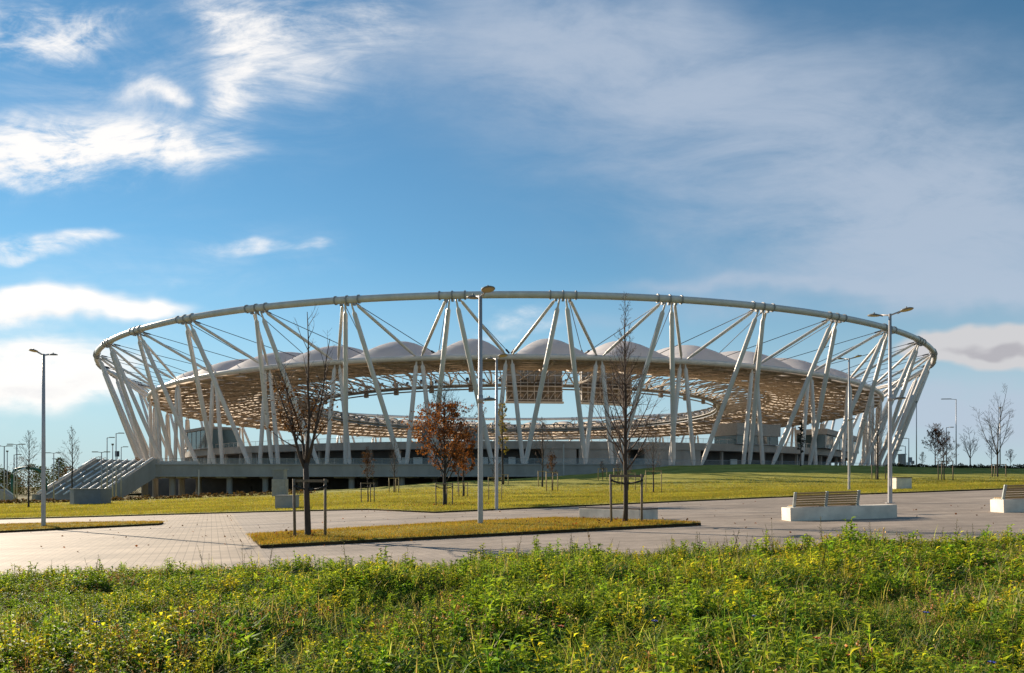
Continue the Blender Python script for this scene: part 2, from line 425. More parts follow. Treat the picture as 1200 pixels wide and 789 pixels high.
# diagonal bracing in the roof plane: one mesh per bay
m = MB()
rs = (132.4, 123.5, 114.5, 105.5, 97.8)
for i in range(4):
    for s in (-1, 1):
        m.tube([pol(rs[i], 4.4 * s, zroof(rs[i]) - 1.2), pol(rs[i + 1], 0, zroof(rs[i + 1]) - 1.3)], .13, 4)
        m.tube([pol(rs[i], 0, zroof(rs[i]) - 1.2), pol(rs[i + 1], 4.4 * s, zroof(rs[i + 1]) - 1.3)], .13, 4)
ring_copies(m.build('roof_bracing', M['steel_dark'], st, True), KS)
m = MB(); m.tube(arc(93.2, 34.5, 0, 360, 200)[:-1], .38, 8, closed=True); m.build('tension_ring', M['steel'], st, True)
m = MB()
for s in (-1, 1):
    m.tube([pol(93.2, 4.5 * s, 34.5), pol(81, 0, 31.2)], .15, 5); m.tube([pol(97.5, 2.25 * s, 33.2), pol(93.2, 0, 34.5)], .14, 5); m.tube([pol(97.5, 2.25 * s, 33.2), pol(93.2, 4.5 * s, 34.5)], .14, 5)
    m.tube([pol(93.2, 2.25 * s, 34.5), pol(87, 2.25 * s, 33.6), pol(81.8, 2.25 * s, 31.2)], .17, 5)
m.tube([pol(87, -4.5, 33.9), pol(87, 0, 33.9), pol(87, 4.5, 33.9)], .13, 5); m.tube([pol(87, 0, 33.9), pol(87, 0, 32.0), pol(81.5, 0, 31.3)], .1, 5)
ring_copies(m.build('inner_bracing', M['steel_dark'], st, True), KS)
# inner walkway with lights
m = MB()
m.tube(arc(81.2, 30.75, 0, 360, 200)[:-1], .3, 8, closed=True)
m.tube(arc(79.6, 30.1, 0, 360, 200)[:-1], .22, 8, closed=True)
wk = m.build('walkway_tube', M['steel_grey'], st, True)
m = MB(); P = [[pol(82, a, 31.35), pol(79.2, a, 31.35), pol(79.2, a, 31.15), pol(82, a, 31.15), pol(82, a, 31.35)] for a in np.linspace(0, 360, 181)]
m.grid(P); m.build('walkway_deck', M['steel'], st)
m = MB()
for z in (31.9, 32.45):
    for r in (81.9, 79.3): m.tube(arc(r, z, 0, 360, 180)[:-1], .05, 4, closed=True)
for a in np.arange(0, 360, 1.5):
    for r in (81.9, 79.3): m.tube([pol(r, a, 31.3), pol(r, a, 32.45)], .04, 4)
m.build('walkway_railing', M['steel_grey'], st)
# floodlights round the inner ring
m = MB(); m.tube([(0, 0, 0), (0, .1, 1.2)], .07, 5); m.box((0, .35, 1.45), (.75, .35, .75), 0, R(-35)); m.box((0, -.1, 1.0), (.5, .3, .3))
fl = m.build('floodlight', M['cable'], st)
fl.location = pol(80.6, PH, 31.35); fl.rotation_euler = (0, 0, R(PH) + math.pi)
for k in range(1, 100):
    a = PH + k * 3.6
    c = part(fl, st); c.location = pol(80.6, a, 31.35); c.rotation_euler = (0, 0, R(a))
    if k % 3 == 0: c.scale = (1.15, 1.15, 1.25)
# speaker / lamp clusters hanging below the walkway
m = MB(); m.box((0, 0, -1.0), (1.3, .9, 1.6)); m.box((0, 0, .9), (1.0, .8, 1.9)); m.tube([(0, 0, -.3), (0, 0, 2)], .2, 6)
sp = m.build('speaker_cluster', M['screen_back'], st)
for i, k in enumerate(KS):
    c = sp if i == 0 else part(sp, st)
    c.location = pol(80.8, PH + STEP * k - 4.5, 31); c.rotation_euler = (0, 0, R(PH + STEP * k - 4.5))
# two scoreboards seen from behind
for deg in (3.95, 19.6):
    o = pol(82.6, deg, 30.3)
    m = MB(); m.box((0, .35, .6), (17, .5, 10.2))
    sb = m.build('scoreboard', M['screen_back'], st); sb.location = o; sb.rotation_euler = (0, 0, R(deg))
    m = MB()
    for i in range(9): m.box((-8.3 + i * 2.075, -.35, 1.0), (.2, .5, 9.6))
    for z in (-3.9, -1.4, 1.2, 3.4, 5.4): m.box((0, -.62, z), (17.2, .18, .26))
    for i in range(8): m.tube([(-8.3 + i * 2.075, -.55, -4.3), (-6.25 + i * 2.075, -.55, -1.5)], .09, 4)
    m.box((0, -.3, -4.7), (17.6, 1.6, .5)); m.box((0, -.4, .1), (17.4, 1.7, .25))
    f = m.build('frame', M['steel'], sb)
    m = MB(); m.box((0, -.2, 0), (1.5, .5, 3.0)); m.box((0, -.48, .9), (1.2, .08, .9)); cab = m.build('cabinet', M['steel_dark'], sb)
    for i in range(14):
        c = cab if i == 0 else part(cab, sb)
        c.location = (-7.26 + i * 2.075, 0, 3.3 if i % 3 else 2.7) if i < 8 else (-6.5 + (i - 8) * 2.6, -.08, -2.6)
        c.scale = (1, 1, 1.05 if i % 2 else .8) if i < 8 else (.8, 1.1, .34)
# the whole roof disc leans very slightly away from the plaza
TILT = Matrix.Translation((0, -QR, QZ)) @ Matrix.Rotation(R(-.5), 4, 'X') @ Matrix.Translation((0, QR, -QZ))
for o in list(st.children):
    n = o.name.split('.')[0]
    if n in ('roof_edge_tube', 'roof_membrane', 'roof_lining', 'purlin', 'roof_truss', 'roof_bracing', 'inner_bracing', 'tension_ring', 'walkway_tube', 'walkway_deck', 'walkway_railing', 'floodlight', 'speaker_cluster', 'scoreboard'):
        o.matrix_local = TILT @ Matrix.LocRotScale(o.location, o.rotation_euler, o.scale)
    elif n == 'roof_column':
        y = -QR * math.cos(o.rotation_euler.z)
        o.scale.z = (QZ - (y + QR) * math.sin(R(.5))) / QZ
# bowl: outer wall, open concourse, rim, raked stand behind
m = MB(); P = [[pol(125.2, a, 9.2), pol(125.2, a, 11.05), pol(124.3, a, 11.15), pol(121, a, 11.15)] for a in np.linspace(0, 360, 241)]
m.grid(P)
P = [[pol(121, a, 9.2), pol(125.2, a, 9.2)] for a in np.linspace(0, 360, 241)]; m.grid(P)
m.build('bowl_rim', M['concrete'], st)
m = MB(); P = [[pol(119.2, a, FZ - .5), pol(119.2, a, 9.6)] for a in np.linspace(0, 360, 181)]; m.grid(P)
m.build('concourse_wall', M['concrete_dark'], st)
m = MB(); P = [[pol(121, a, 11.1), pol(112, a, 9.2), pol(100, a, 4.2), pol(86, a, -1.5)] for a in np.linspace(0, 360, 121)]; m.grid(P)
m.build('seating_bowl', M['concrete'], st, True)
for a0, a1 in ((3.2, 6.9), (7.2, 13.0), (15.0, 22.4), (-37, -35.5)):
    m = MB(); P = [[pol(124.9, a, FZ - .5), pol(124.9, a, 9.25)] for a in np.linspace(a0, a1, 14)]; m.grid(P)
    P = [[pol(119.5, a, FZ - .5), pol(119.5, a, 9.25)] for a in np.linspace(a0, a1, 14)]; 
    m.grid([[pol(124.9, a1, FZ - .5), pol(124.9, a1, 9.25)], [pol(119.5, a1, FZ - .5), pol(119.5, a1, 9.25)]])
    m.grid([[pol(124.9, a0, FZ - .5), pol(124.9, a0, 9.25)], [pol(119.5, a0, FZ - .5), pol(119.5, a0, 9.25)]])
    m.build('bowl_wall', M['concrete'], st)
m = MB(); m.box((0, 0, 2.2), (.55, .7, 4.7))
cc = m.build('concourse_column', M['concrete'], st)
cols = [a for a in np.arange(-100, 101, 3.6) if not (3 < a < 23)]
for i, a in enumerate(cols):
    c = cc if i == 0 else part(cc, st)
    c.location = pol(123.6, a, FZ); c.rotation_euler = (0, 0, R(a))
# white panels standing in for bright openings to sky and sunlit interior
m = MB(); m.box((0, 0, 1.55), (2.4, .25, 2.3))
sp0 = m.build('bright_opening_panel', M['white_paint'], st)
for i, a in enumerate((-13.6, -11.9, -9.2, -7.6, -6.4, -3.6, -2.2, -.4, 1.2, 29.5)):
    c = sp0 if i == 0 else part(sp0, st)
    c.location = pol(120.2, a, FZ); c.rotation_euler = (0, 0, R(a)); c.scale = ((.55, 1, .75, .6, 1)[i % 5], 1, 1)
# rail on the rim
m = MB()
m.tube(arc(124.8, 12.25, 0, 360, 200)[:-1], .05, 4, closed=True)
for a in np.arange(0, 360, 1.2): m.tube([pol(124.8, a, 11.1), pol(124.8, a, 12.25)], .04, 4)
m.build('rim_railing', M['steel'], st)
m = MB(); P = [[pol(124.7, a, 11.15), pol(124.7, a, 12.2)] for a in np.linspace(0, 360, 181)]; m.grid(P); m.build('rim_glass', M['glass_rail'], st)

def solve_phi(px, r):
    u = (px - CX) / F; best = None
    for a in np.arange(-75, 75, .02):
        p = pol(r, a, 0); e = abs(p.x / (p.y + D) - u)
        if best is None or e < best[0]: best = (e, a)
    return best[1]
def lodge(px0, px1, top, roofh, r, angled=0.0, panes=5, name='glass_lounge'):
    a0, a1 = solve_phi(px0, r), solve_phi(px1, r); am = (a0 + a1) / 2
    p0, p1 = pol(r, a0, 0), pol(r, a1, 0); w = (p1 - p0).length; dist = pol(r, am, 0).y + D
    zt = zpx(top, dist); c = pol(r, am, 0)
    m = MB(); m.box((0, 4, (11.1 + zt - roofh) / 2), (w - .4, 8, zt - roofh - 11.1))
    b = m.build(name, M['glassy'], st); b.location = c; b.rotation_euler = (0, 0, R(am + angled))
    m = MB(); m.prism([(-w / 2 - .3, -.6), (w / 2 + .3, -.6), (w / 2 + .3, 8.4), (-w / 2 - .3, 8.4)], zt - roofh, zt)
    m.build('roof', M['concrete_box'], b)
    m = MB()
    for i in range(panes + 1):
        x = -w / 2 + .2 + (w - .4) * i / panes
        m.box((x, -.04, (11.1 + zt - roofh) / 2), (.14, .12, zt - roofh - 11.1))
    m.box((0, -.05, 11.2), (w, .2, .2)); m.build('mullion', M['steel_grey'], b)
    return b
lodge(221, 248, 502, .8, 126)
lodge(862, 911, 497, 3.2, 125.5)
lodge(957, 1001, 508, 1.6, 125.5)
lodge(494, 505, 499, .8, 124, name='camera_cabin', panes=2); lodge(543, 566, 500, .8, 124, name='camera_cabin', panes=3)

# concourse deck: round slab plus straight front terrace on the left
m = MB()
P = [[pol(112, a, FZ), pol(147.5, a, FZ), pol(147.5, a, 1.9), pol(112, a, 1.9)] for a in np.linspace(0, 360, 181)]
m.grid(P)
m.build('concourse_deck', M['concrete'], st)
y0 = 160.0
m = MB()
m.prism([(-76, y0 - D), (30, y0 - D), (30, 176 - D), (-76, 195 - D)], 2.0, FZ + .012)
m.build('terrace', M['concrete'], st)
m = MB(); m.box((-23, y0 - D - .12, 2.15), (106.2, .24, .3)); m.box((-23, y0 - D - .1, FZ - .06), (106.2, .26, .22))
for i in range(14): m.box((-74 + i * 7.6, y0 - D - .02, 3.3), (.05, .06, 2.2))
m.build('fascia_trim', M['concrete_box'], st)
# under-croft: back wall, round pillars, soffit lights
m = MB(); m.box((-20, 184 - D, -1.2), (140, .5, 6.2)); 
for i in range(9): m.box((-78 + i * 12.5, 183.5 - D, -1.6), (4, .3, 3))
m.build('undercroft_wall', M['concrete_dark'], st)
m = MB(); m.tube([(0, 0, -5.2), (0, 0, 0)], .62, 14); m.box((0, 0, -.15), (1.9, 1.9, .3))
pl = m.build('pillar', M['concrete'], st, False)
first = True
for px, d in ((170, 166), (182, 172), (202, 163), (213, 171), (233, 170), (269, 163), (311, 163), (412, 163), (471, 163), (352, 172), (440, 172), (510, 172)):
    c = pl if first else part(pl, st); first = False
    c.location = ((px - CX) / F * d, d - D, 2.0)
m = MB(); m.box((0, 0, -.12), (3.0, .8, .24))
sl = m.build('soffit_light', M['soffit_light'], st); first = True
for px, d in ((190, 163), (216, 162), (228, 166), (262, 162), (281, 163), (400, 164), (476, 163), (483, 165), (430, 166), (506, 166)):
    c = sl if first else part(sl, st); first = False
    c.location = ((px - CX) / F * d, d - D, 1.99)
# glass guard on deck edge
m = MB(); m.box((-23, y0 - D + .3, FZ + .6), (106, .03, 1.15)); m.build('guard_glass', M['glass_rail'], st)
m = MB(); m.box((-23, y0 - D + .3, FZ + 1.2), (106, .08, .05))
for i in range(54): m.box((-76 + i * 2.0, y0 - D + .33, FZ + .6), (.05, .05, 1.2))
m.build('guard_rail', M['steel_grey'], st)
m = MB()
P = [[pol(146.8, a, FZ), pol(146.8, a, FZ + 1.15)] for a in np.linspace(10, 66, 60)]; m.grid(P); m.build('guard_glass', M['glass_rail'], st)
m = MB(); m.tube([pol(146.8, a, FZ + 1.2) for a in np.linspace(10, 66, 60)], .04, 4); m.build('guard_rail', M['steel_grey'], st)

# ------------------------------------------------------------------ staircase on the left
SZ = -2.6
top0, top1 = Vector((-76.2, 159.8)), Vector((-88.5, 161.5))
dn = Vector((-4.6, -12.2)); 
sx = (top1 - top0); W = sx.length; ex = sx.normalized()
stair = thing('staircase', 'broad grey concrete staircase with slanting white handrails at the terrace end', 'staircase', (top0.x, top0.y, SZ))
def sp_(s, t, z): # s across 0..1, t down the flight 0..1, z absolute
    p = top0 + ex * (W * s) + dn * t; return Vector((p.x - top0.x, p.y - top0.y, z - SZ))
nst = 40
prof = []
for i in range(nst):
    t0 = i / nst; 
    prof.append((t0, FZ - (FZ - SZ) * i / nst)); prof.append((t0, FZ - (FZ - SZ) * (i + 1) / nst)); 
prof.append((1, SZ))
m = MB(); P = [[sp_(0, t, z) for t, z in prof], [sp_(1, t, z) for t, z in prof]]; m.grid(P)
m.build('steps', M['concrete'], stair)
for s0, s1, nm in ((-.06, 0, 'parapet'), (1.0, 1.06, 'parapet')):
    m = MB()
    for (a, b) in ((0, 1),):
        pr = [(-.12, FZ + 1.1), (0, FZ + 1.1), (1.0, SZ + 1.0), (1.06, SZ + 1.0), (1.06, SZ - 1), (.8, SZ - 1), (.0, FZ - 3.0), (-.12, FZ - 3.0)]
        n = len(pr)
        vs = [sp_(s0, t, z) for t, z in pr] + [sp_(s1, t, z) for t, z in pr]
        m.add(vs, [tuple(range(n)), tuple(reversed(range(n, 2 * n)))] + [(i, i + n, (i + 1) % n + n, (i + 1) % n) for i in range(n)])
    m.build(nm, M['concrete'], stair)
m = MB(); P = [[sp_(-.02, -.02, FZ + 0.01), sp_(1.02, -.02, FZ + .01)], [sp_(-.02, -.9, FZ + .01), sp_(1.02, -.9, FZ + .01)]]; m.grid(P)
m.add([sp_(1.0, -.9, FZ), sp_(1.06, -.9, FZ), sp_(1.06, 0, FZ), sp_(1.0, 0, FZ), sp_(1.0, -.9, FZ + 1.1), sp_(1.06, -.9, FZ + 1.1), sp_(1.06, 0, FZ + 1.1), sp_(1.0, 0, FZ + 1.1)], [(0, 1, 5, 4), (1, 2, 6, 5), (2, 3, 7, 6), (3, 0, 4, 7), (4, 5, 6, 7)])
m.add([sp_(-.1, -.9, FZ), sp_(1.06, -.9, FZ), sp_(-.1, -.9, FZ + 1.0), sp_(1.06, -.9, FZ + 1.0)], [(0, 1, 3, 2)])
m.build('landing', M['concrete'], stair)
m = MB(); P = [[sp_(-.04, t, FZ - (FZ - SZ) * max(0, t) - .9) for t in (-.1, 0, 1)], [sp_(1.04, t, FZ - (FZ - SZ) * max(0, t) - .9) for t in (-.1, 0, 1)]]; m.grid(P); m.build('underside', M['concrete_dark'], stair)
for s in (-.03, .145, .29, .435, .58, .725, .87, 1.03):
    for a, b in ((.0, .31), (.345, .655), (.69, 1.0)):
        m = MB()
        z = lambda t: FZ - (FZ - SZ) * t + (1.0 if 0 < s < 1 else 1.35)
        m.tube([sp_(s, a, z(a)), sp_(s, b, z(b))], .16, 6)
        m.build('handrail', M['white_paint'], stair, True)

# ------------------------------------------------------------------ street lamps
def make_lamp(label, px, py, top, head_dir, lower=None, group='tall lamps on the plaza', pos=None, base_r=.095, hs=.92):
    p = pos or ground_hit(px, py); H = zpx(top, p.y) - p.z
    if lower: lower = (zpx(lower[0], p.y) - p.z, lower[1], lower[2])
    t = thing('street_lamp', label, 'street lamp', p, 0, group)
    m = MB(); m.tube([(0, 0, -.1), (0, 0, .05), (0, 0, H * .5), (0, 0, H)], [base_r, base_r * .97, base_r * .82, base_r * .64], 14)
    m.build('pole', M['lamp_pole'], t, True)
    m = MB(); m.tube([(0, 0, 0), (0, 0, .03)], .2, 12); m.box((0, -base_r - .004, .9), (.09, .02, .35)); m.build('base_plate', M['lamp_pole'], t)
    hd = Vector((head_dir[0], head_dir[1], 0)); half = hd.length / 2; hd.normalize()
    def head(c, d, s, tilt):
        m = MB(); pr = [(0, .085), (.10, .075), (.22, .045), (.29, .012), (.30, -.01), (.27, -.035)]
        n = 20
        rows = [[Vector((r * 1.0 * math.cos(a), r * .82 * math.sin(a), z)) for a in [j * 2 * math.pi / n for j in range(n + 1)]] for r, z in pr]
        m.grid(rows)
        m.tube([(0, 0, .07), (0, 0, .135)], [.035, .03], 8)
        m.tube([(-.44 / s * .9, 0, -.06), (-.2, 0, .0)], .03, 6)
        h = m.build('lamp_head', M['lamp_head'], t, True)
        m = MB(); m.add([(.27 * math.cos(a), .222 * math.sin(a), -.037) for a in [j * 2 * math.pi / n for j in range(n)]], [tuple(reversed(range(n)))])
        m.build('lens', M['lamp_lens'], h)
        h.location = c; h.scale = (s, s, s); h.rotation_euler = (0, -tilt, math.atan2(d.y, d.x))
    s = hs
    for sg in (-1, 1):
        head(hd * (half * sg) + Vector((0, 0, H + .06)), hd * sg, s, R(7))
    m = MB(); m.tube([hd * (-half + .25) + Vector((0, 0, H + .03)), Vector((0, 0, H - .06)), hd * (half - .25) + Vector((0, 0, H + .03))], .035, 8)
    m.build('arm', M['lamp_pole'], t, True)
    if lower:
        z, dx, dy = lower; d = Vector((dx, dy, 0)); l = d.length; d.normalize()
        head(d * l + Vector((0, 0, z)), d, s, R(4))
        m = MB(); m.tube([(0, 0, z - .05), d * (l - .2) + Vector((0, 0, z))], .035, 8); m.tube([(0, 0, z - .16), (0, 0, z + .1)], .095, 10); m.build('lower_arm', M['lamp_pole'], t, True)
    return t
make_lamp('tall twin-headed street lamp alone at the left, on the left grass strip', 51, 620, 415, (-.24, -1.05), hs=.68)
make_lamp('tallest-looking street lamp in the middle, standing in the central grass island', 563, 618, 346, (.55, -1.1), (467, .28, .35))
make_lamp('street lamp just right of the central one, at the front edge of the lawn', 582, 598, 420, (.65, -1.0))
make_lamp('street lamp rising behind the right end of the timber-backed bench', 1043, 590, 368, (.87, -1.1), (466, .58, .3))
make_lamp('street lamp behind the middle of the timber-backed bench, thinner by distance', 995, 576.5, 420, (.88, -1.1), (491, .42, .3))

def far_lamp(label, px, top, H=9.0, arms=2, z_guess=None, d=None, L=1.1, group='distant lamp posts'):
    if d is None:
        d = 100.0
        for _ in range(30):
            g = at(px, d).z; d = (H + g) / max(.004, (HY - top) / F)
            d = max(60, min(420, d))
    p = at(px, d); H = zpx(top, d) - p.z
    t = thing('lamp_post', label, 'lamp post', p, 0, group)
    m = MB(); m.tube([(0, 0, -.2), (0, 0, H)], [.11, .07], 8); m.build('pole', M['lamp_pole'], t, True)
    m = MB()
    for sg in ((-1, 1) if arms == 2 else (1,) if arms == 1 else (-1,) if arms == -1 else ()):
        m.tube([(0, 0, H - .05), (sg * L * .55, -.1, H + .02)], .05, 6)
        m.box((sg * L * .85, -.15, H + .03), (L * .75, .34, .13), R(6 * sg))
    if arms == 0: m.box((0, 0, H), (.3, .3, .3))
    m.build('lamp_head', M['lamp_head'], t)
    return t
for a in (('distant twin-arm lamp post nearest the left edge of the view', 5, 523, 9, 2), ('single-arm lamp post close left of a taller twin-arm one, far left', 16.5, 533, 8.5, 1),
          ('tallest twin-arm lamp post of the far-left group, beside the green arch', 19.7, 521, 9.2, 2), ('twin-arm lamp post just right of the big left street lamp', 63, 531, 9, 2),
          ('shorter twin-arm lamp post between the big left lamp and the staircase', 69, 538, 9, 2), ('twin-arm lamp post standing in front of the staircase', 119, 530, 8, 2),
          ('hooked lamp post above the stair top, left one of the tall pair', 125.5, 513, 11, 1), ('thin bare pole above the stair top between two lamp posts', 132, 521, 10, 0),
          ('tallest lamp post above the stair top, carrying a small sign board', 136, 508, 11, 1), ('lowest lamp post above the stair top, rightmost of that cluster', 142, 524, 10, 1),
          ('plain thin mast at the far left, without arms', 8.5, 529, 10, 0), ('very tall single-arm lamp post on the right skyline', 1120.5, 468, 12, -1), ('tall straight headless mast right of the ring on the skyline', 1074, 471, 12, 0),
          ('short lamp post beside the reddish tree on the right skyline', 1109, 501, 8, 1), ('small lamp post nearer the ring foot on the right', 1065, 514, 9, -1), ('smallest lamp post beside the grey kiosk on the right', 1061, 523, 8, -1),
          ('lamp post with a camera head inside the biggest right-hand bare tree', 1172, 478, 10, 0), ('lamp post just right of the plaza lamp near the ring foot', 1048, 528, 8, 1)):
    far_lamp(a[0], a[1], a[2], a[3], a[4], d=(150 if a[1] > 1000 else 118 if a[1] == 119 else None), L=(2.4 if a[4] == -1 and a[1] > 1100 else 1.1))

# ------------------------------------------------------------------ benches and blocks
def bench(label, x0, y0, L, W_, H_, bx0, bx1, rz=0.0, bays=2):
    z = min(gz(x0, y0), gz(x0 + L, y0))
    t = thing('bench', label, 'bench', (x0, y0, z), rz, 'concrete block benches with timber backs')
    tilt = math.atan2(gz(x0 + L, y0) - gz(x0, y0), L)
    m = MB(); m.box((L / 2, W_ / 2, H_ / 2 - .04 + .5 * (gz(x0 + L, y0) - gz(x0, y0))), (L, W_, H_ + .08), 0, 0, -tilt)
    m.build('block', M['concrete_pale'], t, bevel=.012)
    zb = lambda x: H_ + (x / L) * (gz(x0 + L, y0) - gz(x0, y0))
    yb = W_ * .40
    m = MB()
    n = 6
    for b in range(bays):
        xa = bx0 + (bx1 - bx0) * b / bays + .05; xb = bx0 + (bx1 - bx0) * (b + 1) / bays - .05
        for i in range(n):
            h = .07 + i * .073
            m.box(((xa + xb) / 2, yb - .13 * (h / .45) , zb((xa + xb) / 2) + h), (xb - xa, .035, .056), 0, R(14), -tilt)
    m.build('backrest', M['wood'], t, bevel=.006)
    m = MB()
    for i in range(4): m.box(((bx0 + bx1) / 2, yb + .1 + i * .105, zb((bx0 + bx1) / 2) + .045), (bx1 - bx0, .09, .04), 0, 0, -tilt)
    m.build('seat', M['wood'], t, bevel=.006)
    for b in range(bays + 1):
        x = bx0 + (bx1 - bx0) * b / bays
        m = MB(); m.box((x, yb - .075, zb(x) + .235), (.085, .05, .50), 0, R(16)); m.box((x, yb + .2, zb(x) + .012), (.085, .55, .02)); m.build('bracket', M['bracket'], t, bevel=.004)
    return t
bench('white concrete bench with two-bay timber backrest, wholly in view at the right', 8.5, 23.6, 3.3, .8, .41, .22, 2.2)
bench('concrete bench with timber backrest cut off by the right edge', 15.6, 24.4, 3.4, .7, .41, .15, 2.3)
def seat_block():
    x0, y0 = 2.33, 28.0
    rz = math.atan2(26.3 - 28.2, 4.23 - 2.33)
    z = gz(4.2, 26.3)
    t = thing('bench', 'low backless concrete seat block with thin dark timber top behind the central island', 'bench', (x0, y0, z - .02), rz)
    m = MB(); m.box((1.35, .55, .16), (2.7, 1.1, .48)); m.build('block', M['concrete_pale'], t, bevel=.012)
    m = MB()
    for i in range(6): m.box((1.35, .1 + i * .18, .423), (2.74, .165, .04))
    m.build('seat', M['wood_dark'], t, bevel=.005)
seat_block()
def utility_box(label, px, py, w, h, dep, rz, lid, vents=False):
    p = ground_hit(px, py); t = thing('utility_box', label, 'utility box', p, rz)
    m = MB(); m.box((0, dep / 2, h / 2 - .1), (w, dep, h + .2)); m.build('body', M['concrete_pale'] if lid else M['concrete_box'], t, bevel=.015)
    m = MB(); m.box((0, dep / 2, h + .03), (w + .06, dep + .06, .06)); m.build('lid', M['wood_dark'] if lid else M['concrete_box'], t, bevel=.008)
    return t
utility_box('pale concrete box with dark lid behind the right plaza lamp', 1059.5, 575.5, 1.15, .93, 1.1, R(4), True)
utility_box('plain grey concrete box behind the staked tree on the left', 333, 598, 1.2, .9, 1.1, R(-3), False)
def grey_housing():
    d = 92.0; p = at(100, d); t = thing('service_housing', 'bluish grey flat-topped service housing in front of the staircase', 'service housing', p, 0)
    w = 40 / F * d; h = 19 / F * d
    m = MB(); m.prism([(-w / 2, .3), (-w / 2 + 1.2, -.9), (w / 2, -.5), (w / 2, 2), (-w / 2, 2)], -.3, h)
    m.build('body', M['housing'], t, bevel=.03)
    m = MB(); m.prism([(-w / 2 - .06, .28), (-w / 2 + 1.18, -1.0), (w / 2 + .06, -.58), (w / 2 + .06, 2.06), (-w / 2 - .06, 2.06)], h, h + .08); m.build('roof', M['concrete_box'], t)
grey_housing()
def vent_tower():
    d = 100.0; p = at(325.5, d); t = thing('ventilation_tower', 'square grey vent tower with louvred upper part before the dark undercroft', 'vent tower', p, 0)
    k = d / F; zt = zpx(550.5, d) - p.z; zm = zpx(561.5, d) - p.z
    m = MB(); m.box((0, 1, zm / 2 - .2), (15 * k, 1.7, zm + .4)); m.build('base', M['concrete_box'], t, bevel=.02)
    m = MB(); m.box((0, 1, (zm + zt) / 2), (13 * k, 1.4, zt - zm)); m.box((0, 1, zt + .06), (15.4 * k, 1.8, .13))
    for i in range(12): m.box((-6 * k + i * 1.09 * k, .28, (zm + zt) / 2), (.06, .08, zt - zm - .1))
    m.build('louvre', M['steel_grey'], t)
vent_tower()
# thin sign pole by the under-croft
def thin_pole(label, px, py, top, w=.06, nm='post'):
    p = ground_hit(px, py); d = p.y; H = zpx(top, d) - p.z
    m = MB(); m.tube([(0, 0, -.1), (0, 0, H)], w, 8); m.box((0, 0, H), (w * 2.6, w * 2.6, .12)); o = m.build(nm, M['lamp_pole'], loc=p)
    return tag(o, label, 'post', 'slender posts by the stadium')
thin_pole('slender pale post before the undercroft left of the vent tower', 233, 583.5, 551, .09)
thin_pole('slender white post in front of the solid grey bowl wall', 660.5, 556, 521, .1)

# ------------------------------------------------------------------ stake frames and trees
def stake_frame(label, p, half, H, posts=3, fresh=False, tie=True, group='stake frames around young trees', yaw=0.0, r=.038, tie_z=None):
    t = thing('tree_stakes', label, 'tree stakes', p, yaw, group)
    mat = M['stake_new'] if fresh else M['stake']
    pos = [(-half, -half * .35), (half, -half * .35)] + ([(0.15 * half, half * .9)] if posts == 3 else [])
    for i, (x, y) in enumerate(pos):
        m = MB(); lean = .03 * ((i % 3) - 1)
        m.tube([(x, y, -.15), (x + lean, y, H)], [r, r * .95], 8); m.build('post', mat, t, True)
    m = MB(); z = H - .06
    if posts == 3:
        for a, b in ((0, 1), (1, 2), (2, 0)): m.box(((pos[a][0] + pos[b][0]) / 2, (pos[a][1] + pos[b][1]) / 2, z), (math.dist(pos[a], pos[b]) + .1, .03, .075), math.atan2(pos[b][1] - pos[a][1], pos[b][0] - pos[a][0]))
    else: m.box((0, pos[0][1] + r + .02, z), (half * 2 + .16, .03, .08))
    m.build('crossbar', mat, t)
    if tie:
        m = MB(); zt = tie_z or H - .22
        for (x, y) in pos[:2]:
            pts = [Vector((x, y - r, zt)), Vector((x * .55, y * .3, zt - .07)), Vector((math.copysign(.06, x), -.0, zt - .09))]
            m.tube(pts, .028, 6); m.tube([(x, y, zt - .03), (x, y, zt + .04)], r * 1.25, 8)
        m.tube([(0, 0, zt - .14), (0, 0, zt - .04)], .075, 8)
        m.build('tie', M['rubber'], t, True)
    return t

class LeafCloud:
    def __init__(s): s.v = []; s.f = []; s.c = []
    def leaf(s, p, size, rng, cols, droop=.0):
        d = Vector((rng.gauss(0, 1), rng.gauss(0, 1), rng.gauss(-droop, .8))); d.normalize()
        n = d.orthogonal(); n.rotate(Quaternion(d, rng.uniform(0, 6.28))); w = d.cross(n)
        l = size * rng.uniform(.6, 1.3); p = Vector(p)
        o = len(s.v)
        s.v += [p, p + d * l * .5 + w * l * .33 + n * l * .1, p + d * l, p + d * l * .5 - w * l * .33 + n * l * .1, p + d * l * .5 - n * l * .03]
        s.f += [(o, o + 1, o + 4), (o + 1, o + 2, o + 4), (o + 2, o + 3, o + 4), (o + 3, o, o + 4)]
        c = rng.choice(cols); k = rng.uniform(.7, 1.25); s.c += [(c[0] * k, c[1] * k, c[2] * k, 1)] * 5
    def build(s, name, mat, parent):
        me = bpy.data.meshes.new(name); me.from_pydata([tuple(v) for v in s.v], [], s.f); me.materials.append(mat)
        a = me.color_attributes.new('tint', 'FLOAT_COLOR', 'POINT'); a.data.foreach_set('color', np.array(s.c, dtype=np.float32).ravel())
        o = bpy.data.objects.new(name, me); C.objects.link(o); o.parent = parent; return o

